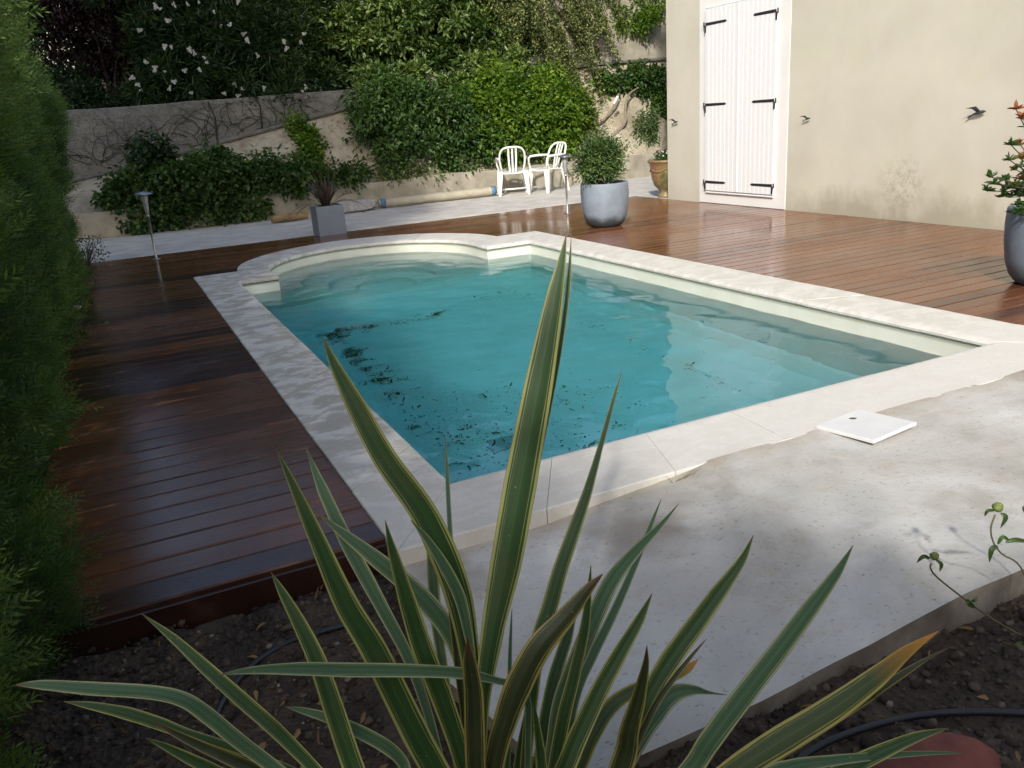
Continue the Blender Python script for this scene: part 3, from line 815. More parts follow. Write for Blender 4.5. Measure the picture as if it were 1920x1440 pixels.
# ------------------------------------------------------------------ low wall, bank, block wall
def box_thing(name, label, cat, c, d, mat, bev=.01, rz=0, group=None):
    b = MB(); b.box(c, d, rz, bev=bev); o = b.build(name, mat); return tag(o, label, cat, group)
def wall_strip(name, y0, y1, xs_, ztop, zbot, mat, label, cat, rough=.015, sd=1):
    V = []; F = []; n = len(xs_)
    for i, x in enumerate(xs_):
        zt = ztop(x) + rough * hnoise(x, sd, sd, 2.2)
        yf = y0 + rough * hnoise(x, sd + 5, sd, 3)
        V += [(x, yf, zbot(x)), (x, yf + .3 * rough * hnoise(x, 2, sd, 9), (zbot(x) + zt) / 2), (x, yf + .01, zt - .015), (x, yf + .03, zt), (x, y1, zt), (x, y1, zbot(x))]
    for i in range(n - 1):
        for k in range(6): F.append((i * 6 + k, i * 6 + 6 + k, i * 6 + 6 + (k + 1) % 6, i * 6 + (k + 1) % 6))
    F += [tuple(range(5, -1, -1)), tuple((n - 1) * 6 + k for k in range(6))]
    b = MB(); b.add(V, F); return tag(b.build(name, mat), label, cat)
xs_ = np.linspace(-1.0, 14, 140)
wall_strip('low_wall', 14.42, 14.66, xs_, lambda x: .38 + .04 * min(1, max(0, x / 5)), lambda x: -.15, M['lowwall'], 'long low rendered wall behind the path, with the chairs in front', 'low wall', .02)
def foot(x): return .84 + .186 * (x + .4) if x < 4.2 else (1.695 + .108 * (x - 4.2) if x < 9.7 else 2.29 + .02 * (x - 9.7))
V = []; F = []; nx, ny = 150, 34
for j in range(ny + 1):
    v = j / ny
    for i in range(nx + 1):
        x = -3 + 19 * i / nx; zt = foot(x) - .02
        z = .33 + (zt - .33) * v; yv = 14.6 + 1.5 * (v ** 1.15)
        d = .10 * hnoise(x, v * 2, 4, 1.3) * math.sin(PI * min(1, v * 1.1 + .05)) + .025 * hnoise(x, v * 1.6, 8, 6)
        V.append((x, yv + d, z - d * .3))
for j in range(ny):
    for i in range(nx): F.append((j * (nx + 1) + i, j * (nx + 1) + i + 1, (j + 1) * (nx + 1) + i + 1, (j + 1) * (nx + 1) + i))
b = MB(); b.add(V, F); tag(b.build('bank', M['bank'], smooth=True), kind='structure')
wall_strip('block_wall', 16.08, 16.3, np.linspace(-3, 8.6, 90), lambda x: 1.93 + .02 * max(0, x) + max(0, x - 4.4) * .09, lambda x: foot(x) - .08, M['block'], 'dark grey block wall with bare creeper stems above the tan bank', 'wall', .012, 3)
wall_strip('terrace_wall', 16.02, 16.34, np.linspace(8.62, 16, 50), lambda x: 3.75, lambda x: foot(x) - .06, M['lowwall'], 'tall pale rendered wall above the ledge beside the house corner', 'wall', .02, 6)
# shadow-line lip under the block wall
b = MB(); pts = [(x, 16.0, foot(x) - .03) for x in np.linspace(-3, 16, 40)]
b.tube(pts, .035, 6); tag(b.build('ledge', simple('ledge_concrete', (.2, .19, .165), .9, var=.3, scale=5)), 'thin sloping concrete ledge along the foot of the block wall', 'ledge')
# terrace and hillside beyond
tag(sheet('hillside', -40, 60, 16.25, 60, 60, 40, lambda x, yv: 1.75 + max(0, yv - 19.5) * .22 + .3 * hnoise(x, yv, 2, .3), M['soil']), kind='structure')
# a pale house glimpsed through the leaves
fh = thing('far_house', 'pale house with a red tiled roof glimpsed behind the trees at the top left', 'house', (-2.5, 27, 1.9))
b = MB(); b.box((-2.0, 28, 3.3), (9, 4, 3.9)); b.build('wall', simple('pale_far_wall', (.62, .58, .5), .8), fh)
b = MB()
b.add([(-6.8, 25.7, 5.2), (2.8, 25.7, 5.2), (2.8, 30.3, 5.2), (-6.8, 30.3, 5.2), (-6.8, 28, 6.6), (2.8, 28, 6.6)], [(0, 1, 5, 4), (2, 3, 4, 5), (1, 2, 5), (3, 0, 4), (3, 2, 1, 0)])
b.build('roof', simple('orange_tiles', (.42, .13, .06), .8, var=.25, scale=9), fh)
for wx_ in (-4.2, -1.4, 1.0):
    b = MB(); b.box((wx_, 25.985, 3.7), (.8, .05, 1.2), bev=.01); b.build('window', simple('far_window', (.05, .06, .07), .2), fh)

# ------------------------------------------------------------------ things on the path
t = thing('pool_cover_roller', 'cream pool cover rolled on its tube with blue end bands, lying on the path', 'pool cover', (5.2, 14.02, 0))
p0, p1 = Vector((4.16, 14.05, .075)), Vector((6.33, 13.98, .085))
b = MB(); ks = [p0 + (p1 - p0) * (i / 24) for i in range(25)]
b.tube(ks, [.074 + .004 * math.sin(i * 1.7) + .002 * math.sin(i * 4.1) for i in range(25)], 20)
b.build('rolled_cover', simple('cream_cover', (.47, .43, .32), .6, var=.15, scale=5), t, smooth=True)
for a_ in (.03, .975):
    c_ = p0 + (p1 - p0) * a_; dd = (p1 - p0).normalized() * .045
    b = MB(); b.tube([c_ - dd, c_, c_ + dd], [.078, .084, .079], 20)
    b.build('end_band', simple('blue_strap', (.10, .20, .33), .6, var=.2), t, smooth=True)
b = MB(); b.tube([p1 + Vector((.02, 0, 0)), p1 + Vector((.9, -.02, -.02))], .016, 10); b.build('axle', M['white_plastic'], t, smooth=True)
t = thing('white_block', 'pale weathered block lying between the square planter and the pool cover', 'block', (3.7, 13.95, 0), R_(4))
b = MB(); b.box((0, 0, .085), (.74, .17, .15), 0, bev=.012); b.box((.02, 0, .168), (.60, .12, .018), .02, bev=.006)
local(b.build('block_body', M['stone'], t))
t = thing('timber_offcut', 'honey coloured timber offcut poking out left of the square planter', 'timber', (2.55, 13.6, 0), R_(12))
b = MB(); b.tube([(-.3, 0, .062), (-.1, 0, .066), (.3, 0, .06)], [.052, .058, .056], 12); b.box((-.02, .11, .03), (.5, .07, .05), .1, bev=.006)
local(b.build('timber', simple('honey_timber', (.36, .24, .10), .7, var=.3, scale=11), t, smooth=False))
b = MB()
for i in range(12):
    pass
t = thing('dry_branch', 'dry forked twig on the path beside the white block', 'branch', (3.95, 13.7, 0))
b = MB(); b.tube([(-.2, -.05, .01), (-.05, .02, .03), (.12, .05, .06), (.25, .08, .05)], [.012, .01, .007, .003], 6); b.tube([(0, .03, .035), (.1, .12, .10), (.14, .15, .14)], [.007, .005, .002], 6)
local(b.build('twig', M['bark'], t))
# skimmer lid lying beside the coping
t = thing('skimmer_lid', 'white square plastic skimmer lid with a finger hole, lying by the coping', 'lid', (2.665, 2.32, .018), R_(6))
b = MB(); n = 28; R0 = .016; HS = .135
V = []
def sqpt(a):
    c_, s_ = math.cos(a), math.sin(a); k_ = HS / max(abs(c_), abs(s_)); return (c_ * k_, s_ * k_)
nn = 64
ring_o = [sqpt(2 * PI * i / nn) for i in range(nn)]
hc = (.03, .085)
ring_i = [(hc[0] + R0 * math.cos(2 * PI * i / nn), hc[1] + R0 * math.sin(2 * PI * i / nn)) for i in range(nn)]
lv = []
for r_, z_ in ((ring_i, -.004), (ring_i, .006), (ring_o, .008), ([(x * 1.02, y_ * 1.02) for x, y_ in ring_o], .005), ([(x * 1.02, y_ * 1.02) for x, y_ in ring_o], -.006)):
    V += [(x, y_, z_) for x, y_ in r_]
F = []
for a in range(4):
    for i in range(nn): F.append((a * nn + i, a * nn + (i + 1) % nn, (a + 1) * nn + (i + 1) % nn, (a + 1) * nn + i))
b.add(V, F); 
o = b.build('plate', M['lid'], t); local(o); o.rotation_euler = (R_(-3.2), R_(-1.5), 0)
b = MB()
for (x_, y_, a_, b_) in ((0, -.11, .24, .02), (-.11, .01, .02, .2), (.11, .01, .02, .2), (-.05, .115, .09, .01)): b.box((x_, y_, -.009), (a_, b_, .008))
o = b.build('underside_rim', M['lid'], t); local(o); o.rotation_euler = (R_(-3.2), R_(-1.5), 0)

b = MB(); b.lathe([(0, -.0045), (.0155, -.0045), (.0157, .004)], 20, (hc[0], hc[1], 0)); o = b.build('finger_hole', simple('hole_shade', (.10, .095, .085), .8), t); local(o); o.rotation_euler = (R_(-3.2), R_(-1.5), 0)  # dark cup set in the hole, its colour stands for the shade inside
# brick under the fascia, stones by the hedge, clay piece, hoses
box_thing('brick', 'dusty brick wedged in the soil under the front edge of the deck', 'brick', (.05, 2.46, -.125), (.13, .08, .05), simple('dusty_brick', (.06, .045, .032), .9, var=.3), .006, .05)
for k, (x, yv, s) in enumerate(((-.43, 8.7, .055), (-.42, 8.0, .045), (-.41, 7.5, .04))):
    b = MB(); rr = random.Random(k)
    V = [(x + p[0] * s * rr.uniform(.8, 1.2), yv + p[1] * s * rr.uniform(.8, 1.3), .03 + p[2] * s * .6) for p in ico]; b.add(V, icf)
    tag(b.build('pebble', M['stone'], smooth=False), ['largest pale stone at the hedge foot beside the deck', 'middle pale stone at the hedge foot beside the deck', 'smallest pale stone at the hedge foot beside the deck'][k], 'stone', 'pale stones at the hedge foot')
t = thing('clay_tile', 'reddish clay piece half buried in the soil at the bottom right corner', 'clay tile', (1.42, .985, -.092), R_(-12))
V = []; F = []; n = 18
for j in range(7):
    for i in range(n + 1):
        u = i / n * 2 - 1; v = j / 6 * 2 - 1
        hz = .045 * (max(0, 1 - abs(u) ** 3)) * (1 - .35 * v * v) + .004 * hnoise(u, v, 3, 5)
        V.append((u * .165 * (1 - .15 * v * v), v * .075 * (1 - .3 * u * u), hz - .012))
for j in range(6):
    for i in range(n): F.append((j * (n + 1) + i, j * (n + 1) + i + 1, (j + 1) * (n + 1) + i + 1, (j + 1) * (n + 1) + i))
k0 = len(V); V += [(x, y_, -.03) for x, y_, z in V]
for j in range(6):
    for i in range(n): F.append((k0 + (j + 1) * (n + 1) + i, k0 + (j + 1) * (n + 1) + i + 1, k0 + j * (n + 1) + i + 1, k0 + j * (n + 1) + i))
b = MB(); b.add(V, F); local(b.build('tile', M['clay'], t, smooth=True))
def spline(pts, n=8):
    P = [np.array(p, float) for p in pts]; P = [2 * P[0] - P[1]] + P + [2 * P[-1] - P[-2]]; out = []
    for i in range(1, len(P) - 2):
        for k in range(n):
            t_ = k / n; out.append(.5 * ((2 * P[i]) + (-P[i - 1] + P[i + 1]) * t_ + (2 * P[i - 1] - 5 * P[i] + 4 * P[i + 1] - P[i + 2]) * t_ ** 2 + (-P[i - 1] + 3 * P[i] - 3 * P[i + 1] + P[i + 2]) * t_ ** 3))
    out.append(P[-2]); return out
b = MB(); b.tube(spline([ground(680, 1165, -.09), ground(600, 1185, -.085), ground(540, 1205, -.09), ground(470, 1250, -.09), ground(410, 1330, -.095), ground(395, 1420, -.1)]), .0085, 8)
tag(b.build('drip_hose', M['hose'], smooth=True), 'dark drip hose curving over the soil behind the left leaves', 'hose')
b = MB(); b.tube(spline([ground(1420, 1500, -.1), ground(1510, 1415, -.088), ground(1600, 1372, -.085), ground(1720, 1342, -.09), ground(1850, 1335, -.088), ground(2050, 1345, -.09)]), .0085, 8)
tag(b.build('drip_hose', M['hose'], smooth=True), 'dark blue hose crossing the soil at the lower right corner', 'hose')
# ------------------------------------------------------------------ foliage
def unit(a): return a / np.maximum(np.linalg.norm(a, axis=-1, keepdims=True), 1e-9)
def leaf_geo(P, D, Nn, L, Wd, shape='leaf', fold=.25):
    """P base, D direction, Nn normal -> vertices, quads"""
    D = unit(D); S_ = unit(np.cross(D, Nn)); U = np.cross(S_, D)
    L = L[:, None]; Wd = Wd[:, None]
    if shape == 'leaf':        # 6-point leaf, two quads
        A = P; T_ = P + D * L - U * L * .12
        a1 = P + D * L * .30 + S_ * Wd * .5 + U * Wd * fold; a2 = P + D * L * .68 + S_ * Wd * .36 + U * Wd * fold * .6
        b1 = P + D * L * .30 - S_ * Wd * .5 + U * Wd * fold; b2 = P + D * L * .68 - S_ * Wd * .36 + U * Wd * fold * .6
        V = np.stack([A, a1, a2, T_, b2, b1], 1); q_ = np.array([[0, 1, 2, 3], [0, 3, 4, 5]])
    else:                      # diamond, one folded quad
        V = np.stack([P, P + D * L * .5 + S_ * Wd * .5, P + D * L, P + D * L * .5 - S_ * Wd * .5], 1); q_ = np.array([[0, 1, 2, 3]])
    n = len(P); k = V.shape[1]
    F = (np.arange(n)[:, None, None] * k + q_[None]).reshape(-1, 4)
    return V.reshape(-1, 3), F, k
def crown(name, mat, parent, blobs, n, size, rg, clumps=60, sig=.09, shape='leaf', ratio=.45, droop=.3, shell=.75, group_tint=.5, aniso=(1, 1, .8), up=.2):
    """leaf clumps spread through ellipsoids (cx,cy,cz,rx,ry,rz)"""
    B = np.array(blobs, float); vol = (B[:, 3] * B[:, 4] * B[:, 5]) ** .8; pr = vol / vol.sum()
    bi = rg.choice(len(B), clumps, p=pr)
    d = unit(rg.normal(size=(clumps, 3))); r = shell + (1 - shell) * rg.random(clumps)
    inner = rg.random(clumps) < .28; r = np.where(inner, rg.uniform(.2, .8, clumps), r)
    C = B[bi, :3] + d * r[:, None] * B[bi, 3:]
    ctint = rg.random(clumps)
    ci = rg.integers(0, clumps, n)
    off = rg.normal(size=(n, 3)) * sig * np.array(aniso) * rg.uniform(.6, 1.5, clumps)[ci][:, None]
    P = C[ci] + off
    out = unit(P - B[bi[ci], :3] + 1e-3)
    D = unit(out * .6 + unit(off) * .7 + rg.normal(size=(n, 3)) * .55 + np.array([0, 0, -droop]))
    Nn = unit(out * .5 + np.array([0, 0, 1.0]) * (.6 + up) + rg.normal(size=(n, 3)) * .45)
    L = size * rg.uniform(.6, 1.25, n)
    V, F, k = leaf_geo(P, D, Nn, L, L * ratio, shape)
    T = np.clip(group_tint * ctint[ci] + (1 - group_tint) * rg.random(n), 0, 1)
    o = fast_mesh(name, V, F, mat, parent, tint=np.repeat(T, k))
    return o, C
def branches(name, mat, parent, base, targets, r0, rg, n=10, rise=.5):
    b = MB(); base = np.array(base, float); idx = rg.choice(len(targets), min(n, len(targets)), replace=False)
    for i in idx:
        t_ = np.array(targets[i]); mid = base + (t_ - base) * .45 + np.array([rg.normal(0, .06), rg.normal(0, .06), abs(t_[2] - base[2]) * .12 * rise])
        pts = spline([base, mid, t_], 5); k = len(pts)
        b.tube(pts, [r0 * (1 - .85 * j / (k - 1)) for j in range(k)], 6)
    return b.build(name, mat, parent, smooth=True)

G = {}
G['conifer'] = foliage_mat('conifer_green', [(0, (.014, .038, .012)), (.4, (.038, .085, .022)), (.75, (.085, .15, .036)), (1, (.15, .22, .05))], .35, .6)
G['dark'] = foliage_mat('dark_green', [(0, (.014, .034, .014)), (.6, (.030, .066, .022)), (1, (.065, .115, .035))], .25, .38)
G['darkshrub'] = foliage_mat('dark_shrub_green', [(0, (.018, .042, .014)), (.5, (.05, .105, .026)), (1, (.13, .21, .05))], .35, .4)  # dark green of the ivy and the wide shrub, varied per leaf
G['mid'] = foliage_mat('mid_green', [(0, (.026, .060, .014)), (.6, (.055, .115, .022)), (1, (.12, .20, .04))], .35, .4)
G['vivid'] = foliage_mat('vivid_green', [(0, (.035, .085, .010)), (.5, (.10, .19, .020)), (1, (.27, .36, .04))], .45, .4)
G['olive'] = foliage_mat('olive_green', [(0, (.035, .055, .018)), (.5, (.10, .13, .035)), (1, (.32, .35, .11))], .3, .45)
G['laurel'] = foliage_mat('glossy_laurel', [(0, (.018, .045, .012)), (.5, (.075, .13, .032)), (1, (.28, .36, .11))], .35, .32)
G['oleander'] = foliage_mat('oleander_green', [(0, (.016, .040, .014)), (.6, (.034, .072, .022)), (1, (.09, .14, .035))], .25, .4)
G['purple'] = foliage_mat('purple_plum', [(0, (.020, .010, .012)), (.7, (.045, .022, .024)), (1, (.085, .05, .04))], .25, .45)
G['bronze'] = foliage_mat('bronze_spikes', [(0, (.030, .020, .018)), (.7, (.07, .045, .035)), (1, (.11, .09, .06))], .15, .4)
G['photinia'] = foliage_mat('red_tipped_leaves', [(0, (.03, .075, .02)), (.55, (.06, .12, .03)), (.75, (.19, .12, .04)), (1, (.36, .10, .05))], .35, .3)
G['potbush'] = foliage_mat('pot_bush_green', [(0, (.035, .075, .028)), (.5, (.075, .135, .042)), (1, (.18, .25, .07))], .3, .45)
G['dry'] = foliage_mat('dry_leaf', [(0, (.12, .07, .03)), (1, (.35, .22, .09))], .3, .6)
G['petal'] = foliage_mat('white_petals', [(0, (.62, .60, .60)), (1, (.82, .80, .80))], .4, .5)
rg = np.random.default_rng(77)

# conifer hedge on the left: feathery sprays over a leafy body
def hedge_face(yv, z):
    return -.50 + .045 * math.sin(yv * 2.3 + 1) + .04 * math.sin(yv * 5.1 + z * 2) + .05 * math.sin(z * 4.5 + yv * 3.1)
hd = thing('conifer_hedge', 'tall clipped conifer hedge running along the left side of the deck', 'hedge', (-.9, 5.5, -.1))
ns = 42000
yv = np.concatenate([rg.uniform(1.3, 4.2, int(ns * .50)), rg.uniform(4.2, 11.1, ns - int(ns * .50))])
top = 1.96 + .09 * np.sin(yv * 1.9) + .06 * np.sin(yv * 5.3)
side = rg.random(ns) < .82
zz = np.where(side, rg.uniform(-.12, 1, ns) * top, top + rg.normal(0, .035, ns))
zz = np.where(side, np.clip(zz, -.12, None), zz)
cl_ = np.array([hnoise(a_, b_, 4, 3.2) + .5 * hnoise(a_, b_, 6, 8) for a_, b_ in zip(yv, zz)])
face = -.57 + .10 * zz + .13 * cl_ + .04 * np.sin(yv * 2.3 + 1) + .045 * np.sin(yv * 5.1 + zz * 2) + .05 * np.sin(zz * 4.5 + yv * 3.1) + .05 * np.sin(zz * 9 + yv * 7.7) * np.sin(yv * 3.3)
face = face - .10 * np.clip((zz - top + .25) / .25, 0, 1) ** 2
face = face + .09 * np.clip((4.6 - yv) / 1.2, 0, 1) + .03 * np.sin(yv * 11 + zz * 6)
face = np.where(yv < 2.1, face - .12 * (2.1 - yv), face)
depth = rg.exponential(.05, ns)
x = np.where(side, face - depth, rg.uniform(-1.5, -.55, ns))
near_ = yv < 4.2
P0 = np.stack([x, yv, zz], 1)
outd = np.where(side[:, None], np.array([.75, 0, .55]), np.array([.1, 0, 1.0]))
outd = unit(outd + rg.normal(size=(ns, 3)) * .42)
# each spray: a stem with flat leaflets in pairs
k_ = 9
sprL = rg.uniform(.045, .10, ns) * np.where(near_, 1.0, 1.35)
nrm = unit(np.cross(outd, unit(rg.normal(size=(ns, 3)))))
sd_ = np.cross(outd, nrm)
Ps, Ds, Ls, Ts = [], [], [], []
tn = np.clip(rg.random(ns) * .45 + cl_ * .55 + .15 * (zz > 1.4), 0, .75)
for j in range(k_):
    u = j / (k_ - 1); sgn = 1 if j % 2 else -1
    pj = P0 + outd * (sprL * u)[:, None]
    dj = outd + sd_ * sgn * (1.0 if j < k_ - 1 else 0) * .8
    Ps.append(pj); Ds.append(dj); Ls.append(sprL * (.52 * (1 - .55 * u))); Ts.append(tn + .4 * u)
Ps = np.concatenate(Ps); Ds = np.concatenate(Ds); Ls = np.concatenate(Ls); Ts = np.concatenate(Ts)
Nn = unit(np.tile(nrm, (k_, 1)) + rg.normal(size=Ps.shape) * .25)
V, F, kk = leaf_geo(Ps, Ds, Nn, Ls, Ls * .2, 'diamond')
fast_mesh('sprays', V, F, G['conifer'], hd, tint=np.repeat(np.clip(Ts, 0, 1), kk))
nb_ = 26000                                     # inner, larger tufts that close the hedge
yv = rg.uniform(1.3, 11.1, nb_); top = 1.86 + .09 * np.sin(yv * 1.9); z_ = rg.uniform(-.1, 1, nb_) * top
P = np.stack([-.64 + .10 * z_ + .09 * np.clip((4.6 - yv) / 1.2, 0, 1) - rg.random(nb_) * .55 - .10 * np.clip(2.4 - yv, 0, 2) - .1 * np.clip((z_ - top + .3) / .3, 0, 1), yv, z_], 1)
V, F, kk = leaf_geo(P, rg.normal(size=(nb_, 3)) + np.array([.5, 0, .5]), rg.normal(size=(nb_, 3)), rg.uniform(.06, .13, nb_), rg.uniform(.02, .045, nb_), 'diamond')
fast_mesh('inner_twigs', V, F, G['conifer'], hd, tint=np.repeat(rg.random(nb_) * .35, kk))
b = MB()
for yy in np.arange(1.6, 11, .62): b.tube([(-.95, yy, -.1), (-.93, yy + .03, .8), (-.95, yy, 1.5)], [.03, .022, .01], 6)
b.build('stems', M['bark'], hd, smooth=True)

def shrub(name, label, cat, base, blobs, n, size, mat, group=None, clumps=60, sig=.09, trunk=.02, nbr=9, **kw):
    t = thing(name, label, cat, base, 0, group)
    o, C = crown('crown', mat, t, blobs, n, size, rg, clumps, sig, **kw)
    branches('trunk', M['bark'], t, base, C, trunk, rg, nbr)
    return t, C
# ivy over the low wall
b_ = []
for i in range(13):
    u = i / 12; x = .25 + 2.75 * u; b_.append((x, 14.55 + .2 * math.sin(i), .58 + .30 * (1 - abs(u - .45) * 1.5) * .8 + .08 * math.sin(i * 2.1), .34, .26, .27 + .08 * math.sin(i * 1.3)))
for (x, z) in ((.35, .25), (.55, .12), (.7, .4), (1.5, .28), (1.75, .22), (2.0, .2), (2.15, .3), (.95, .2), (1.2, .3)): b_.append((x, 14.36, z, .22, .10, .2))
shrub('ivy', 'dark ivy spilling over the low wall behind the left garden lamp', 'ivy', (1.2, 14.5, .3), b_, 15000, .08, G['darkshrub'], clumps=200, sig=.085, ratio=.8, trunk=.012, nbr=12)
b_ = [(.75, 14.75, .9, .18, .15, .28), (.62, 14.75, 1.2, .14, .12, .18), (.95, 14.75, 1.15, .14, .1, .2), (.8, 14.75, 1.42, .12, .1, .14)]
shrub('tall_weed', 'upright leafy weed rising from the ivy against the grey block wall', 'weed', (.78, 14.8, .4), b_, 900, .11, G['dark'], clumps=34, sig=.07, ratio=.6, trunk=.01, nbr=8)
b_ = [(3.34, 14.85, .6, .12, .12, .2), (3.36, 15.1, .85, .12, .12, .2), (3.38, 15.3, 1.05, .14, .12, .2), (3.44, 15.6, 1.3, .16, .12, .18), (3.3, 15.7, 1.5, .10, .1, .2), (3.6, 15.4, 1.0, .14, .1, .12)]
shrub('climbing_ivy', 'narrow bright strip of ivy climbing the tan bank above the square planter', 'ivy', (3.35, 14.8, .4), b_, 2600, .07, G['vivid'], clumps=70, sig=.06, ratio=.85, trunk=.008, nbr=5)
b_ = [(2.9, 14.5, .55, .3, .15, .2), (3.4, 14.5, .58, .4, .15, .2), (3.0, 14.55, .8, .12, .1, .12), (3.9, 14.5, .55, .25, .15, .18)]
shrub('low_weeds', 'low green weeds on the low wall behind the dark spiky plant', 'weed', (3.2, 14.55, .4), b_, 2600, .07, G['mid'], clumps=80, sig=.06, ratio=.6, trunk=.008, nbr=6)
# dark shrub and bright shrub in the middle
b_ = [(4.6, 15.4, 1.75, .42, .3, .3), (5.3, 15.4, 1.85, .5, .35, .3), (4.55, 15.2, 1.5, .45, .35, .42), (4.9, 15.0, 1.1, .42, .35, .4), (5.3, 15.1, 1.55, .5, .4, .45), (5.9, 15.1, 1.3, .5, .4, .5), (5.4, 14.8, .8, .5, .25, .36), (6.1, 14.8, .75, .5, .25, .35), (4.75, 14.8, .72, .35, .2, .25), (6.5, 15.0, 1.05, .35, .3, .4), (6.75, 14.8, .7, .4, .25, .28)]
shrub('dark_shrub', 'wide dark green shrub on the low wall, left of the bright one', 'shrub', (5.5, 15.2, .4), b_, 20000, .09, G['darkshrub'], clumps=170, sig=.12, ratio=.55, trunk=.03, nbr=16)
b_ = [(4.6, 14.55, .5, .3, .1, .12), (5.0, 14.52, .48, .3, .1, .1), (5.35, 14.45, .36, .1, .08, .12)]
shrub('dry_weeds', 'straggly yellowish weeds along the top of the low wall below the dark shrub', 'weed', (4.8, 14.55, .38), b_, 700, .08, G['olive'], clumps=40, sig=.06, ratio=.3, trunk=.006, nbr=5)
b_ = [(6.9, 14.95, 1.35, .45, .35, .4), (7.4, 14.9, 1.6, .5, .38, .42), (7.9, 14.95, 1.75, .45, .35, .35), (7.3, 14.75, 1.0, .5, .3, .42), (7.9, 14.8, 1.2, .5, .32, .42), (8.4, 14.95, 1.5, .4, .32, .35), (7.7, 14.7, .75, .5, .22, .3), (8.3, 14.85, .95, .35, .25, .35), (7.0, 14.7, .7, .35, .2, .25), (8.35, 15.5, 2.0, .35, .3, .3), (7.3, 15.5, 2.05, .4, .3, .25), (6.55, 15.2, 1.75, .3, .25, .2), (8.75, 15.1, 1.15, .22, .2, .3), (6.55, 14.7, .95, .2, .2, .2)]
shrub('bright_shrub', 'sunlit bright green shrub behind the white resin chairs', 'shrub', (7.6, 15.1, .4), b_, 25000, .088, G['vivid'], clumps=190, sig=.115, ratio=.6, trunk=.03, nbr=16)
b_ = [(8.7, 15.0, 1.3, .28, .25, .5), (8.9, 15.2, .9, .3, .25, .4), (8.6, 14.9, .7, .25, .2, .25), (9.2, 15.1, .85, .2, .2, .25), (9.0, 15.3, 1.6, .25, .2, .4)]
shrub('straggly_shrub', 'thin olive toned shrub on the bank right of the bright shrub', 'shrub', (8.8, 15.2, .4), b_, 4200, .055, G['olive'], clumps=130, sig=.09, ratio=.4, trunk=.018, nbr=16)
# trees on the terrace
b_ = [(4.6, 17.0, 2.9, .8, .6, .7), (5.3, 16.7, 2.5, .7, .6, .55), (5.9, 16.8, 3.2, .9, .7, .8), (6.6, 16.5, 2.45, .7, .5, .5), (6.9, 16.8, 3.3, .9, .7, .8), (7.6, 16.5, 2.9, .7, .5, .6), (5.0, 16.9, 3.8, 1, .6, .6), (6.3, 16.9, 4.1, 1.2, .7, .7), (7.8, 16.8, 3.9, 1, .7, .6), (5.9, 16.2, 2.15, .6, .35, .4), (7.1, 16.1, 2.1, .6, .35, .4), (5.1, 16.0, 1.95, .55, .3, .35), (6.5, 15.9, 1.95, .5, .3, .3), (7.7, 16.0, 2.2, .5, .3, .4)]
shrub('laurel_tree', 'large glossy laurel with pale sunlit leaves at the top centre', 'tree', (6.2, 17.2, 1.7), b_, 33000, .135, G['laurel'], clumps=210, sig=.115, ratio=.42, trunk=.07, nbr=26, droop=.15)
# arching branches with small round leaves
t = thing('arching_bush', 'bush with long drooping branches of small olive leaves above the bright shrub', 'shrub', (8.3, 16.6, 2.1))
Pl, Dl = [], []; bb = MB()
for i in range(54):
    x0 = rg.uniform(7.1, 9.3); y0 = rg.uniform(15.8, 16.9); z0 = rg.uniform(3.0, 4.4); dx = rg.uniform(.25, 1.1); ln_ = rg.uniform(.8, 1.5)
    pts = spline([(x0, y0, z0), (x0 + dx * .4, y0 - .25, z0 + .05), (x0 + dx * .85, y0 - .5, z0 - ln_ * .45), (x0 + dx * 1.05, y0 - .6, z0 - ln_)], 6)
    bb.tube(pts, [.007 * (1 - .8 * j / len(pts)) + .001 for j in range(len(pts))], 5)
    for p in pts[3:]:
        for _ in range(26): Pl.append(p + rg.normal(0, .045, 3)); Dl.append(rg.normal(size=3) + np.array([.2, -.3, -.3]))
Pl = np.array(Pl); Dl = np.array(Dl); n = len(Pl); L = rg.uniform(.03, .06, n)
V, F, kk = leaf_geo(Pl, Dl, unit(rg.normal(size=(n, 3)) * .6 + np.array([-.2, -.5, .8])), L, L * .7, 'leaf')
fast_mesh('crown', V, F, G['olive'], t, tint=np.repeat(rg.random(n), kk)); bb.build('branch', M['bark'], t, smooth=True)
b_ = [(9.6, 16.4, 3.55, .6, .5, .4), (10.2, 16.3, 3.3, .55, .45, .35), (10.7, 16.2, 3.15, .5, .4, .35), (10.3, 16.5, 3.9, .9, .5, .5), (11.0, 16.0, 2.95, .35, .3, .3), (9.3, 16.8, 4.0, .8, .6, .5), (11.2, 16.2, 3.6, .6, .4, .5)]
shrub('leafy_tree', 'sunlit leafy tree hanging over the pale wall beside the house corner', 'tree', (10.3, 17.0, 2.3), b_, 15000, .085, G['vivid'], clumps=230, sig=.09, ratio=.5, trunk=.05, nbr=14)
b_ = [(9.9, 15.6, 1.9, .35, .25, .22), (10.5, 15.6, 1.85, .4, .28, .28), (10.9, 15.5, 1.75, .3, .25, .3), (11.0, 15.3, 1.35, .25, .2, .3), (10.7, 15.4, 1.5, .2, .2, .25)]
shrub('fig_bush', 'leafy green bush jutting from the bank beside the house corner', 'bush', (10.8, 15.5, 1.2), b_, 5200, .095, G['mid'], clumps=110, sig=.08, ratio=.6, trunk=.02, nbr=9)
b_ = [(10.15, 14.85, .85, .18, .15, .3), (10.35, 14.9, .6, .15, .12, .25), (10.4, 15.0, 1.05, .2, .15, .22)]
shrub('trailing_plant', 'grey green plant trailing down the bank just left of the house corner', 'plant', (10.2, 14.9, .4), b_, 1700, .06, G['potbush'], clumps=50, sig=.07, ratio=.5, trunk=.01, nbr=5)
t = thing('vine_trunk', 'bare twisted pale vine trunk leaning on the sunlit bank', 'vine', (9.15, 14.85, .5))
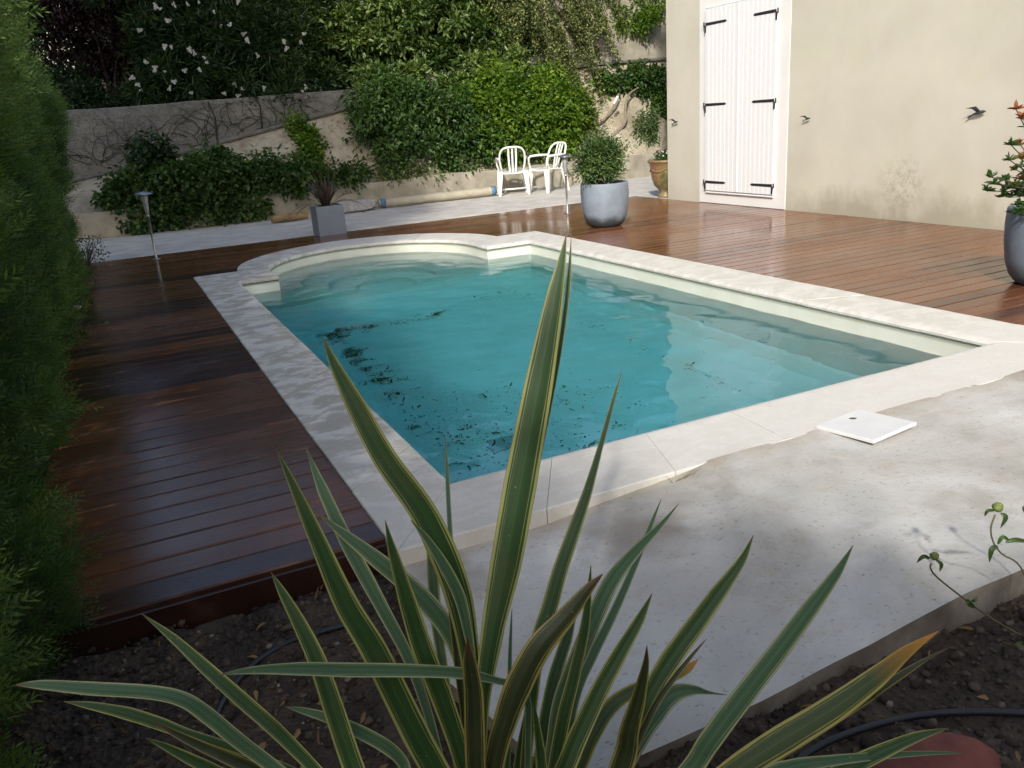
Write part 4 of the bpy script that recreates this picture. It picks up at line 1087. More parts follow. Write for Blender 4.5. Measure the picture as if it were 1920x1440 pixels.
b = MB(); b.tube(spline([(9.2, 14.86, .55), (9.45, 14.9, .82), (9.78, 14.98, 1.05), (9.85, 15.05, 1.35), (10.05, 15.2, 1.6), (10.5, 15.4, 1.75)], 6), [.045 - .001 * i for i in range(31)], 8)
b.tube(spline([(9.0, 15.0, 1.0), (9.3, 15.05, 1.12), (9.6, 15.1, 1.38), (9.8, 15.2, 1.62)], 6), [.022] * 19, 6); b.build('stem', M['palebark'], t, smooth=True)
b = MB(); b.tube([(9.42, 14.82, 1.42), (9.55, 14.86, 1.56)], .028, 10); tag(b.build('white_pipe', M['white_plastic']), 'short white plastic pipe stub on the bank near the vine trunk', 'pipe')
b = MB(); rr = random.Random(5)
for i in range(5): b.box((10.35 + i * .2, 14.54, .44 + .012 * (i % 2)), (.19, .11, .06), rr.uniform(-.1, .1), bev=.006)
tag(b.build('roof_tile', M['clay']), 'row of reddish clay tiles lying on the low wall behind the urn', 'tiles')

t = thing('bare_creeper', 'bare dark creeper stems branching over the grey block wall', 'creeper', (1.0, 16.05, .9))
b = MB()
for i in range(60):
    x = rg.uniform(-.4, 3.9) ; z = foot(x) + rg.uniform(0, .3); a_ = rg.uniform(.2, 2.9); pts = []
    for k in range(rg.integers(8, 20)):
        pts.append((x, 16.062 - rg.uniform(0, .012), z)); a_ += rg.normal(0, .35); x += .075 * math.cos(a_); z += .06 * math.sin(a_) * (1 if z < 1.9 else -1)
        if z < foot(x): z = foot(x) + .02
    b.tube(pts, [.0075 * (1 - .8 * k / len(pts)) * rg.uniform(.8, 1.2) for k in range(len(pts))], 4)
for x in (1.95, 2.75): b.tube([(x, 16.04, foot(x) - .05), (x + .03, 16.02, foot(x) + .4), (x - .05, 16.03, 1.95)], [.016, .012, .01], 6)
b.build('stems', simple('creeper_stem', (.035, .03, .022), .9), t)
# oleander with white flowers
b_ = [(1.2, 17.0, 2.9, .7, .5, .6), (1.7, 16.7, 2.4, .6, .45, .5), (2.3, 16.9, 3.1, .8, .5, .7), (2.7, 16.6, 2.3, .6, .4, .45), (3.3, 16.8, 2.9, .8, .5, .6), (3.8, 16.7, 2.35, .5, .4, .45), (1.3, 16.9, 3.8, .9, .5, .6), (2.8, 17, 4.0, 1.1, .5, .6), (4.0, 17.1, 3.6, .8, .5, .6), (1.1, 16.6, 2.15, .35, .25, .3), (3.3, 16.35, 2.0, .3, .2, .3)]
t, C = shrub('oleander', 'big oleander with narrow leaves and scattered white flowers above the block wall', 'shrub', (2.5, 17.2, 1.7), b_, 26000, .16, G['oleander'], clumps=360, sig=.09, ratio=.16, trunk=.04, nbr=24, droop=-.1)
flV, flF = [], []
for k in range(5):
    a = 2 * PI * k / 5; s = .026
    b0 = len(flV); flV += [(0, 0, 0), (s * math.cos(a - .5), s * math.sin(a - .5), .006), (s * 1.35 * math.cos(a), s * 1.35 * math.sin(a), .002), (s * math.cos(a + .5), s * math.sin(a + .5), .006)]; flF.append((b0, b0 + 1, b0 + 2, b0 + 3))
fV, fF = [], []
for c_ in ((0, 0, 0), (.045, .01, .015), (-.03, .02, .03), (.01, -.012, .055), (-.05, 0, -.02)):
    b0 = len(fV); fV += [(c_[0] + p[0], c_[1] + p[2] * -1, c_[2] + p[1]) for p in flV]; fF += [tuple(i + b0 for i in f) for f in flF]
proto = None
flp = [(0, 17), (290, 12), (300, 15), (327, 8), (315, 37), (352, 7), (372, 3), (262, 55), (310, 88), (322, 88), (357, 93), (363, 99), (382, 108), (388, 118), (274, 115), (290, 125), (289, 131), (309, 133), (346, 131), (375, 130), (326, 152), (258, 160), (264, 170), (317, 165), (358, 175), (441, 158), (447, 178), (420, 176), (455, 166), (496, 166), (537, 169), (566, 171), (572, 163), (578, 184), (570, 62), (534, 78), (538, 92), (565, 79), (457, 62), (465, 75), (482, 104), (248, 147), (430, 45), (415, 49), (447, 4), (402, 22), (388, 213)][1:]
for i, (px, py) in enumerate(flp):
    p = at(px, py, rg.uniform(16.0, 16.35))
    if proto is None:
        me = bpy.data.meshes.new('flower_cluster'); me.from_pydata(fV, [], fF); me.materials.append(M.get('petal') or G['petal'])
        a_ = me.attributes.new('tint', 'FLOAT', 'POINT'); a_.data.foreach_set('value', np.random.default_rng(1).random(len(fV)).astype(np.float32)); proto = me
    o = bpy.data.objects.new('flower_cluster', proto); COL.objects.link(o); o.parent = t; o.matrix_parent_inverse = t.matrix_basis.inverted()
    o.location = p; o.rotation_euler = (rg.uniform(-.6, .3), rg.uniform(0, 6), rg.uniform(-.6, .6)); s = rg.uniform(.4, .75); o.scale = (s, s, s)
# purple plum and the green tree top left
b_ = [(-.1, 18.2, 3.1, .6, .6, .7), (.6, 18.0, 3.4, .7, .6, .7), (1.2, 18.3, 3.7, .6, .6, .6), (.2, 18.1, 4.1, .9, .6, .6), (1.1, 18.2, 2.8, .35, .4, .5), (-.4, 18.2, 3.8, .6, .5, .6), (-.75, 18.0, 3.1, .5, .4, .5), (-1.0, 18.1, 3.7, .6, .4, .5), (.5, 18.6, 2.7, .5, .4, .35)]
shrub('plum_tree', 'dark purple leaved plum tree above the left end of the block wall', 'tree', (.5, 18.4, 1.6), b_, 24000, .08, G['purple'], clumps=300, sig=.11, ratio=.5, trunk=.05, nbr=18)
b_ = [(-.9, 17.4, 2.3, .6, .3, .4), (-.3, 17.8, 2.4, .5, .3, .35), (-.2, 17.2, 2.2, .4, .3, .3), (.3, 17.3, 2.1, .35, .3, .2), (.8, 17.2, 2.05, .3, .25, .15)]
shrub('terrace_shrub', 'low dark shrub on the terrace under the purple plum tree', 'shrub', (.1, 17.3, 1.7), b_, 6500, .08, G['dark'], clumps=100, sig=.09, trunk=.02)
b_ = [(-1.6, 13.2, 2.6, .6, .5, .5), (-1.0, 13.5, 2.9, .5, .5, .5), (-1.7, 13.0, 3.2, .8, .6, .5), (-.95, 13.6, 2.4, .35, .4, .4), (-1.5, 12.8, 1.9, .5, .5, .5)]
shrub('green_tree', 'bushy mid green tree rising behind the far end of the hedge', 'tree', (-1.6, 13.2, -.1), b_, 12000, .085, G['mid'], clumps=150, sig=.11, ratio=.4, trunk=.06, nbr=14)
# a dark belt of trees further up the slope
for i, (x, yv, r_, h_) in enumerate(((-6.5, 19, 2.0, 6.0), (2.0, 21.0, 1.7, 6.6), (4.6, 20.9, 1.8, 6.8), (7.2, 20.6, 2.0, 7.2), (10.0, 20.6, 2.0, 7.0), (13.2, 20.2, 2.2, 7.0), (-9.5, 22, 2.4, 6.2))):
    b_ = [(x, yv, 1.7 + h_ * .45, r_, .8, h_ * .45), (x - r_ * .4, yv, 1.7 + h_ * .25, r_ * .7, .8, h_ * .3), (x + r_ * .4, yv + .2, 1.7 + h_ * .3, r_ * .7, .8, h_ * .3)]
    shrub('background_tree', ['dark tree far up the slope, outside the left edge', 'dark tree mass behind the right half of the oleander', 'dark tree mass between the oleander and the laurel', 'dark tree mass behind the laurel', 'dark tree mass behind the drooping branches', 'dark tree mass hidden behind the house corner', 'dark tree at the far left beyond the hedge'][i], 'tree', (x, yv + .3, 1.6), b_, 12000, .24, G['dark'], 'dark trees up the slope', clumps=200, sig=.3, ratio=.5, trunk=.12, nbr=10)

# bushes in pots
b_ = [(5.36, 8.77, .67, .23, .23, .17), (5.24, 8.7, .77, .17, .17, .16), (5.48, 8.8, .79, .18, .17, .16), (5.36, 8.75, .88, .17, .17, .12), (5.64, 8.75, .82, .09, .09, .10), (5.13, 8.7, .70, .09, .09, .08), (5.3, 8.75, .96, .09, .09, .05), (5.52, 8.7, .95, .07, .07, .05)]
shrub('potted_bush', 'dense rounded green bush growing in the big round grey pot', 'bush', (5.36, 8.77, .45), b_, 8000, .046, G['potbush'], clumps=110, sig=.05, ratio=.4, trunk=.012, nbr=12, shell=.6, droop=-.15)
t = thing('red_tipped_shrub', 'red tipped shrub growing in the blue-grey pot at the right edge', 'shrub', (5.74, 3.55, .46))
Pl, Dl, Tl, Ll = [], [], [], []; bb = MB()
heads = [(1905, 205, 1), (1918, 222, 1), (1912, 270, 1), (1896, 272, .3), (1893, 300, .5), (1915, 298, .8), (1858, 332, .0), (1864, 345, .1), (1852, 358, .0), (1885, 338, .5), (1900, 350, .6), (1912, 335, .9), (1895, 370, .2), (1908, 385, .1), (1880, 368, .1), (1916, 365, .2), (1903, 400, 0), (1917, 405, 0), (1935, 250, .9), (1950, 300, .7), (1965, 360, .3), (1945, 390, .2), (1980, 260, 1), (1990, 330, .5), (1940, 190, 1), (1960, 160, 1), (1888, 352, .5), (1905, 318, .6), (1925, 380, .2), (1930, 340, .4), (1970, 400, .1), (1910, 395, .1)]
for (px, py, rd) in heads:
    p = at(px, py, 3.42 + rg.uniform(-.08, .14)); base_ = np.array([5.74, 3.55, .48])
    pts = spline([base_, base_ + (p - base_) * .5 + np.array([.0, 0, .05]), p], 5); bb.tube(pts, [.006 - .0003 * j for j in range(len(pts))], 5)
    for q_, kn in ((p, 16), (pts[-3], 7), (pts[-5], 6)):
        for _ in range(kn):
            Pl.append(q_ + rg.normal(0, .003, 3)); d_ = rg.normal(size=3); d_[2] = abs(d_[2]) * .8 + .1; Dl.append(d_); Ll.append(rg.uniform(.035, .06)); Tl.append(np.clip((rd if kn == 16 else 0) * .75 + rg.uniform(0, .35), 0, 1))
Pl = np.array(Pl); n = len(Pl); Ll = np.array(Ll)
V, F, kk = leaf_geo(Pl, np.array(Dl), unit(rg.normal(size=(n, 3)) * .5 + np.array([0, 0, 1])), Ll, Ll * .36, 'leaf')
fast_mesh('leaves', V, F, G['photinia'], t, tint=np.repeat(np.array(Tl), kk)); bb.build('stems', M['bark'], t, smooth=True)
# white flowers in the urn
b_ = [(7.80, 10.86, .60, .17, .17, .05)]
t, C = shrub('urn_flowers', 'low green plant with small white flowers in the glazed urn', 'plant', (7.8, 10.86, .5), b_, 700, .035, G['mid'], clumps=40, sig=.03, ratio=.5, trunk=.004, nbr=5)
for i in range(14):
    P = np.tile([[rg.uniform(7.64, 7.96), rg.uniform(10.72, 11.0), rg.uniform(.60, .68)]], (5, 1)); a = np.arange(5) * 1.257
    V, F, kk = leaf_geo(P, np.stack([np.cos(a), np.sin(a) * .5, np.sin(a) * .8], 1), np.tile([[0, -1, .6]], (5, 1)), np.full(5, .02), np.full(5, .018), 'diamond'); fast_mesh('flower', V, F, G['petal'], t, tint=np.full(len(V), rg.random()))

# ------------------------------------------------------------------ strap leaved plants
def ribbon(pts, wid, side_hint, twist=0.0, fold=.16, n_u=8, jag=None):
    """pts (n,3), wid (n): leaf blade with a shallow keel; returns V, F, uv"""
    pts = np.array(pts); n = len(pts); V = []; UV = []
    tan = np.gradient(pts, axis=0); tan = unit(tan)
    for i in range(n):
        s = side_hint[i] - tan[i] * np.dot(side_hint[i], tan[i]); s = s / max(np.linalg.norm(s), 1e-6); nn_ = np.cross(tan[i], s)
        a = twist * i / n; s2 = s * math.cos(a) + nn_ * math.sin(a); n2 = np.cross(tan[i], s2)
        for j in range(n_u + 1):
            u = j / n_u * 2 - 1
            V.append(pts[i] + s2 * u * wid[i] * .5 + n2 * abs(u) * wid[i] * fold); UV.append(((u + 1) / 2, i / (n - 1)))
    F = [(i * (n_u + 1) + j, i * (n_u + 1) + j + 1, (i + 1) * (n_u + 1) + j + 1, (i + 1) * (n_u + 1) + j) for i in range(n - 1) for j in range(n_u)]
    return V, F, UV
# dark spiky plant in the square planter
t = thing('spiky_plant', 'dark bronze spiky plant growing in the square grey planter', 'plant', (2.635, 11.36, .34))
for i in range(40):
    a = rg.uniform(0, 6.28); lean = rg.uniform(.1, 1.0) ** .8; L = rg.uniform(.42, .64); d0 = np.array([math.cos(a), math.sin(a), 0])
    if i < 4: lean = 1.3; L = .56; d0 = np.array([[-1, -.3, 0], [-.9, -.6, 0], [.9, -.4, 0], [1, .2, 0]][i])
    pts = []
    for j in range(8):
        u = j / 7; pts.append(np.array([2.635, 11.36, .345]) + d0 * (L * lean * .75 * u + .03) + np.array([0, 0, L * (u * (1.15 - .35 * lean) - .5 * lean * u * u * (1.0 if i >= 4 else 1.25))]))
    wd = [.026 * (1 - .1 * abs(j - 3)) * (1 if j < 6 else (.6 if j == 6 else .05)) for j in range(8)]
    V, F, UV = ribbon(pts, wd, [np.cross(d0, [0, 0, 1])] * 8, 0, .2, 4)
    fast_mesh('leaf', V, F, G['bronze'], t, tint=np.full(len(V), rg.random()), smooth=True)

# dead twiggy shrub at the end of the hedge
t = thing('bare_shrub', 'small nearly leafless shrub at the far end of the hedge', 'shrub', (-.36, 11.3, -.05))
b = MB()
for i in range(26):
    a = rg.uniform(0, 6.28); h_ = rg.uniform(.12, .34); r_ = rg.uniform(.08, .26)
    p0 = np.array([-.36, 11.3, -.05]); b.tube(spline([p0, p0 + np.array([r_ * .4 * math.cos(a), r_ * .4 * math.sin(a), h_ * .6]), p0 + np.array([r_ * math.cos(a), r_ * math.sin(a), h_])], 4), [.006 - .0006 * j for j in range(9)], 5)
b.build('twigs', M['bark'], t)
n = 260; a = rg.uniform(0, 6.28, n); r_ = rg.uniform(.05, .26, n)
P = np.stack([-.36 + r_ * np.cos(a), 11.3 + r_ * np.sin(a), rg.uniform(.0, .32, n)], 1)
V, F, kk = leaf_geo(P, rg.normal(size=(n, 3)), rg.normal(size=(n, 3)), rg.uniform(.03, .05, n), rg.uniform(.012, .02, n)); fast_mesh('leaves', V, F, G['dark'], t, tint=np.repeat(rg.random(n), kk))
b_ = [(-.42, 9.8, .06, .1, .3, .08), (-.42, 8.4, .05, .08, .3, .06), (-.4, 6.9, .06, .07, .2, .08)]
shrub('hedge_weeds', 'scattered low weeds at the foot of the hedge', 'weed', (-.43, 8.6, -.05), b_, 420, .05, G['mid'], clumps=30, sig=.04, ratio=.4, trunk=.003, nbr=6)
# the big variegated strap leaved plant in front
def strap_mat(name, green, green2, edge, tip=None, tipstart=.8, sheen=.35):
    q = N(name); tc = q.n('TexCoord'); sx = q.n('SeparateXYZ'); q.l(tc.outputs['UV'], sx.inputs[0])
    u, v = sx.outputs[0], sx.outputs[1]
    oi = q.n('ObjectInfo')
    au = q.math('ABSOLUTE', q.math('SUBTRACT', u, .5))                     # 0 centre .. .5 margin
    mp = q.n('Mapping'); mp.inputs['Scale'].default_value = (60, 1.2, 1); q.l(tc.outputs['UV'], mp.inputs[0])
    st = q.noise(mp.outputs[0], 1.0, 5, .6)
    g = q.mix(q.ramp(st, [(.35, 0), (.65, 1)]), green, green2)
    g = q.mix(q.math('MULTIPLY', q.ramp(au, [(0.0, 1), (.03, 0)]), .5), g, tuple(x * 1.8 for x in green2))
    mpl = q.n('Mapping'); mpl.inputs['Scale'].default_value = (8, 3.5, 1); q.l(tc.outputs['UV'], mpl.inputs[0])
    wob = q.math('MULTIPLY', q.math('SUBTRACT', q.noise(mpl.outputs[0], 1.3, 3), .5), .11)
    am = q.math('ADD', au, wob)
    mar = q.ramp(am, [(.392, 0), (.405, 1)])
    thin = q.math('MAXIMUM', q.math('MULTIPLY', q.ramp(am, [(.318, 0), (.325, 1)]), q.ramp(am, [(.337, 1), (.345, 0)])), q.math('MULTIPLY', q.math('MULTIPLY', q.ramp(am, [(.255, 0), (.26, .7)]), q.ramp(am, [(.264, 1), (.27, 0)])), q.ramp(u, [(.5, 1), (.52, 0)])))
    c = q.mix(q.math('MAXIMUM', mar, q.math('MULTIPLY', thin, .8)), g, edge)
    rim = q.ramp(au, [(.478, 0), (.49, 1)])
    c = q.mix(q.math('MULTIPLY', rim, .75), c, (.17, .08, .035))
    age = q.ramp(q.noise(q.coords((3, 3, 3)), 2.2, 5, .65), [(.54, 0), (.70, .28)])
    c = q.mix(age, c, (.13, .11, .045))
    c = q.mix(q.ramp(v, [(.0, .85), (.06, 0)]), c, (.16, .07, .03))
    sp = q.n('TexVoronoi'); sp.inputs['Scale'].default_value = 55; q.l(q.coords((1, 1, 1)), sp.inputs['Vector'])
    spk = q.math('MULTIPLY', q.ramp(sp.outputs['Distance'], [(.06, 1), (.12, 0)]), q.ramp(q.noise(q.coords(), 9, 2), [(.56, 0), (.64, .8)]))
    c = q.mix(spk, c, (.30, .27, .16))
    if tip is not None: c = q.mix(q.ramp(v, [(0, 1), (tipstart, 0)]), c, tip)
    q.col(c).rough(sheen); q.b.inputs['Specular IOR Level'].default_value = .5
    q.bump(st, .25, .0015)
    tr = q.n('BsdfTranslucent'); q.l(c, tr.inputs[0]); mx = q.n('MixShader'); mx.inputs[0].default_value = .22
    q.l(q.b.outputs[0], mx.inputs[1]); q.l(tr.outputs[0], mx.inputs[2]); q.l(mx.outputs[0], q.out.inputs[0])
    return q.m
SM = {
 'g': strap_mat('strap_green', (.022, .056, .014), (.040, .098, .024), (.36, .37, .11), sheen=.5),
 'b': strap_mat('strap_glaucous', (.045, .105, .045), (.078, .155, .072), (.36, .40, .20), sheen=.6),
 'd': strap_mat('strap_dark', (.028, .040, .016), (.045, .060, .022), (.34, .29, .08), (.14, .05, .025), .18),
 'o': strap_mat('strap_orange_tip', (.035, .06, .014), (.06, .095, .02), (.40, .36, .08), (.55, .24, .02), .30, .5),
}
BX, BY, BZ = .40, 1.16, -.11
LV = [
 ('g', .10, [(1062, 438, 1), (1053, 491, 18), (1042, 546, 34), (1029, 619, 47), (1009, 728, 60), (975, 910, 70), (948, 1060, 66), (922, 1190, 46), (905, 1310, 32), (898, 1420, 30)]),
 ('b', .06, [(1071, 445, 0), (1068, 500, 8), (1058, 580, 14), (1040, 680, 18), (1020, 800, 20), (990, 950, 20)]),
 ('g', .20, [(606, 633, 2), (628, 685, 22), (668, 762, 42), (722, 860, 50), (790, 955, 56), (832, 1040, 60), (860, 1120, 56), (876, 1200, 45), (888, 1290, 35), (895, 1400, 28)]),
 ('g', .12, [(518, 842, 0), (545, 900, 16), (590, 1000, 34), (648, 1130, 50), (704, 1225, 56), (776, 1370, 58), (820, 1450, 56)]),
 ('b', .34, [(573, 838, 0), (606, 920, 24), (650, 1015, 31), (690, 1090, 31), (722, 1150, 28), (766, 1235, 24), (800, 1330, 20), (830, 1440, 18)]),
 ('b', .26, [(592, 960, 0), (650, 1005, 22), (705, 1048, 34), (760, 1092, 39), (805, 1135, 41), (842, 1185, 38), (865, 1240, 32), (885, 1330, 26), (895, 1430, 22)]),
 ('g', .02, [(722, 975, 0), (738, 1040, 22), (765, 1130, 38), (790, 1210, 44), (825, 1300, 46), (850, 1370, 42), (872, 1440, 38)]),
 ('b', .08, [(770, 975, 0), (800, 1010, 15), (835, 1065, 25), (862, 1120, 26), (876, 1180, 20), (886, 1240, 14), (893, 1330, 10)]),
 ('b', .42, [(834, 815, 0), (838, 880, 8), (842, 961, 10), (850, 1100, 12), (868, 1300, 12)]),
 ('g', .38, [(803, 930, 4), (809, 1000, 22), (812, 1080, 25), (818, 1160, 24), (832, 1260, 20), (850, 1380, 18)]),
 ('g', .16, [(508, 1072, 0), (530, 1112, 18), (562, 1170, 30), (595, 1240, 38), (628, 1337, 43), (663, 1440, 44), (690, 1500, 40)]),
 ('b', -.02, [(408, 1266, 0), (470, 1257, 15), (560, 1254, 27), (660, 1256, 30), (760, 1257, 28), (860, 1262, 24), (930, 1276, 15), (985, 1300, 14), (990, 1400, 14)]),
 ('g', .22, [(265, 1150, 0), (323, 1195, 17), (387, 1253, 27), (452, 1311, 31), (517, 1369, 30), (581, 1433, 26), (640, 1500, 24)]),
 ('b', .10, [(30, 1284, 4), (80, 1284, 20), (171, 1291, 28), (283, 1298, 29), (344, 1312, 31), (388, 1341, 33), (452, 1393, 31), (515, 1440, 28), (600, 1510, 26)]),
 ('g', .16, [(118, 1315, 0), (170, 1323, 16), (240, 1338, 26), (300, 1357, 26), (350, 1376, 22), (430, 1400, 16), (560, 1450, 16), (700, 1520, 16)]),
 ('d', .06, [(285, 1350, 0), (330, 1376, 14), (380, 1400, 21), (440, 1427, 26), (500, 1455, 28), (620, 1520, 28)]),
 ('g', .02, [(272, 1383, 0), (310, 1400, 14), (350, 1420, 22), (400, 1445, 26), (520, 1510, 28)]),
 ('b', .12, [(533, 1325, 0), (570, 1333, 14), (620, 1348, 22), (680, 1375, 28), (727, 1402, 28), (755, 1430, 24), (775, 1480, 20)]),
 ('d', -.06, [(877, 1195, 0), (880, 1240, 30), (888, 1300, 41), (890, 1380, 44), (892, 1440, 42), (900, 1520, 38)]),
 ('d', -.12, [(1130, 1076, 2), (1102, 1105, 22), (1062, 1155, 40), (1010, 1215, 54), (970, 1290, 58), (945, 1360, 50), (925, 1440, 44)]),
 ('g', .20, [(1168, 690, 0), (1150, 750, 7), (1125, 840, 12), (1102, 920, 20), (1078, 990, 28), (1050, 1070, 32), (1030, 1140, 34), (1010, 1200, 32), (1000, 1280, 28), (985, 1440, 24)]),
 ('b', .10, [(1272, 945, 0), (1240, 983, 10), (1195, 1030, 22), (1150, 1085, 34), (1118, 1150, 38), (1085, 1230, 36), (1050, 1320, 34), (1030, 1440, 30)]),
 ('b', .24, [(1240, 935, 0), (1220, 985, 9), (1190, 1060, 14), (1150, 1150, 19), (1110, 1230, 22), (1080, 1300, 22), (1060, 1400, 20)]),
 ('g', .02, [(1108, 1060, 0), (1104, 1110, 12), (1096, 1180, 22), (1078, 1260, 26), (1058, 1340, 30), (1040, 1440, 30)]),
 ('g', -.02, [(1223, 1112, 0), (1200, 1160, 20), (1160, 1230, 32), (1122, 1300, 38), (1080, 1390, 42), (1055, 1450, 42)]),
 ('g', -.02, [(1413, 1003, 0), (1390, 1052, 18), (1345, 1115, 34), (1300, 1178, 40), (1255, 1240, 42), (1215, 1310, 36), (1180, 1400, 32)]),
 ('b', -.10, [(1600, 1022, 0), (1568, 1075, 20), (1520, 1140, 34), (1460, 1220, 40), (1390, 1310, 44), (1330, 1390, 46), (1280, 1460, 42)]),
 ('o', -.20, [(1760, 1183, 0), (1700, 1222, 24), (1640, 1272, 42), (1560, 1330, 54), (1470, 1385, 58), (1400, 1430, 56), (1300, 1500, 50)]),
 ('d', -.16, [(1785, 1212, 0), (1740, 1234, 6), (1695, 1262, 14), (1640, 1298, 18), (1580, 1340, 18)]),
 ('g', -.24, [(1780, 1365, 0), (1720, 1381, 20), (1650, 1411, 32), (1590, 1440, 38), (1500, 1490, 42)]),
 ('b', -.22, [(1815, 1412, 0), (1740, 1412, 9), (1640, 1418, 16), (1560, 1426, 22), (1480, 1438, 28), (1400, 1470, 30)]),
 ('b', .10, [(1362, 1303, 1), (1330, 1299, 6), (1300, 1294, 20), (1262, 1302, 38), (1225, 1338, 48), (1190, 1390, 48), (1160, 1450, 42)]),
 ('o', .18, [(1310, 1235, 0), (1290, 1253, 18), (1262, 1268, 22), (1210, 1285, 26), (1150, 1320, 32), (1110, 1380, 34), (1080, 1450, 32)]),
 ('d', -.16, [(1213, 1210, 1), (1210, 1250, 16), (1197, 1310, 32), (1180, 1370, 42), (1165, 1440, 50)]),
 ('d', -.04, [(1325, 1198, 0), (1300, 1226, 7), (1265, 1270, 12), (1230, 1320, 15), (1200, 1380, 15), (1170, 1440, 15)]),
 ('g', -.04, [(1000, 1313, 0), (1005, 1350, 13), (1012, 1400, 20), (1016, 1450, 24)]),
 ('b', .20, [(960, 1140, 0), (958, 1180, 6), (956, 1240, 9), (955, 1300, 9), (953, 1400, 12)]),
 ('g', .16, [(1080, 1150, 4), (1062, 1200, 24), (1040, 1270, 28), (1025, 1340, 28), (1008, 1440, 26)]),
 ('d', .10, [(838, 1090, 2), (848, 1160, 14), (860, 1260, 16), (870, 1340, 16), (880, 1440, 16)]),
 ('g', .06, [(985, 1330, 2), (980, 1380, 16), (972, 1440, 22)]),
]
LV[1] = ('g', .14, [(1071, 445, 0), (1067, 520, 9), (1058, 600, 10), (1042, 700, 9), (1012, 850, 9), (985, 960, 9), (940, 1190, 9), (915, 1310, 9)])
ph = thing('variegated_flax', 'large strap leaved plant with yellow edged green leaves in the foreground', 'plant', (BX, BY, BZ))
fwd = RW @ np.array([0, 0, 1.0])
rr = np.random.default_rng(9)
for li, (mk, dy, pts) in enumerate(LV):
    n = len(pts); tipY = BY + dy
    # arc fractions from the root
    xy = np.array([(p[0], p[1]) for p in pts], float); dxy = xy[-1] - xy[-2]; k_ = (1690 - xy[-1, 1]) / max(dxy[1], 8.0); root_px = np.array([np.clip(xy[-1, 0] + dxy[0] * k_, 700, 1190), 1690.0]); root3 = ground(*root_px, BZ)
    allp = np.vstack([xy, root_px]); d = np.r_[0, np.cumsum(np.linalg.norm(np.diff(allp, axis=0), axis=1))]; s = 1 - d / d[-1]
    P3 = []; W3 = []
    for i in range(n):
        Yd = BY + dy * s[i] ** 1.6
        p = at(xy[i, 0], xy[i, 1], Yd); dep = (p - np.array([0, 0, EYE])) @ fwd
        if p[2] < BZ + .02: p[2] = BZ + .02
        P3.append(p); W3.append(max(pts[i][2], .8) * .9 * dep / FPX)
    P3.append(np.array([root3[0], BY + (root3[1] - BY) * .3 + rr.uniform(-.03, .03), BZ])); W3.append(min(W3[-1], .035))
    C3 = spline(P3, 7); ks = np.linspace(0, len(W3) - 1, len(C3)); W = np.interp(ks, range(len(W3)), W3)
    # keep the blades pointed: smooth the width near the tip
    side = []
    for i in range(len(C3)):
        t_ = C3[min(i + 1, len(C3) - 1)] - C3[max(i - 1, 0)]; v_ = C3[i] - np.array([0, 0, EYE])
        side.append(unit(np.cross(t_, v_)))
    V, F, UV = ribbon(C3, W, side, 0.0, rr.uniform(.07, .17) * rr.choice([-1, 1]), 8)
    fast_mesh('leaf', V, F, SM[mk], ph, smooth=True, uv=UV)
b = MB()
for k in range(14):
    a = rr.uniform(0, 6.28); p0 = np.array([BX + .05 * math.cos(a), BY + .05 * math.sin(a), BZ]); b.tube([p0, p0 + np.array([.05 * math.cos(a), .05 * math.sin(a), .06]), p0 + np.array([.12 * math.cos(a), .12 * math.sin(a), rr.uniform(.01, .1)])], [.006, .004, .001], 5)
b.build('dry_sheaths', simple('dry_straw', (.20, .15, .08), .8), ph)

# flowering stems at the right edge
fl = thing('spent_flowers', 'thin leaning stems with round green seed heads at the right edge', 'plant', (2.02, 1.14, -.12))
sm = foliage_mat('stem_leaf', [(0, (.05, .09, .03)), (1, (.10, .16, .05))], .3)
stemm = simple('seed_stem', (.13, .12, .06), .6); headm = simple('seed_head', (.22, .27, .07), .8, var=.25, scale=120, bump=.002)
def fstem(pl, Y, r=.0022):
    b = MB(); pts = spline([at(px, py, Y) for px, py in pl] + [np.array([2.02, 1.14, -.12])], 6); b.tube(pts, r, 6); b.build('stem', stemm, fl, smooth=True)
fstem([(1746, 1056), (1745, 1066), (1760, 1085), (1815, 1128), (1860, 1160), (1920, 1196)], 1.18)
fstem([(1866, 965), (1858, 990), (1862, 1015), (1878, 1038), (1920, 1076)], 1.16)
fstem([(1922, 960), (1930, 1000), (1950, 1060)], 1.18)
for (px, py, Y, s) in ((1752, 1043, 1.18, .0105), (1871, 951, 1.16, .0125), (1927, 955, 1.18, .012)):
    p = at(px, py, Y); b = MB(); V = []; F = []; nn = 14; mm_ = 9
    for j in range(mm_ + 1):
        th = PI * j / mm_
        for i in range(nn):
            a = 2 * PI * i / nn; k = 1 + .07 * math.sin(5 * a + j) + .05 * math.sin(9 * a); V.append(p + s * k * np.array([math.sin(th) * math.cos(a), math.sin(th) * math.sin(a), .95 * math.cos(th)]))
    for j in range(mm_):
        for i in range(nn): F.append((j * nn + i, (j + 1) * nn + i, (j + 1) * nn + (i + 1) % nn, j * nn + (i + 1) % nn))
    b.add(V, F); b.build('seed_head', headm, fl, smooth=True)
def sleaf(a, m_, b_, w_, Y):
    pts = spline([at(*a, Y), at(*m_, Y - .01), at(*b_, Y)], 5); n = len(pts); wd = [w_ * math.sin(PI * (.12 + .85 * i / (n - 1))) for i in range(n)]
    sd = [unit(np.cross(pts[min(i + 1, n - 1)] - pts[max(i - 1, 0)], pts[i] - np.array([0, 0, EYE]))) for i in range(n)]
    V, F, UV = ribbon(pts, wd, sd, .3, .2, 4); fast_mesh('leaf', V, F, sm, fl, tint=np.full(len(V), rr.random()), smooth=True)
sleaf((1743, 1047), (1731, 1044), (1719, 1055), .010, 1.18); sleaf((1755, 1050), (1765, 1058), (1762, 1072), .009, 1.18)
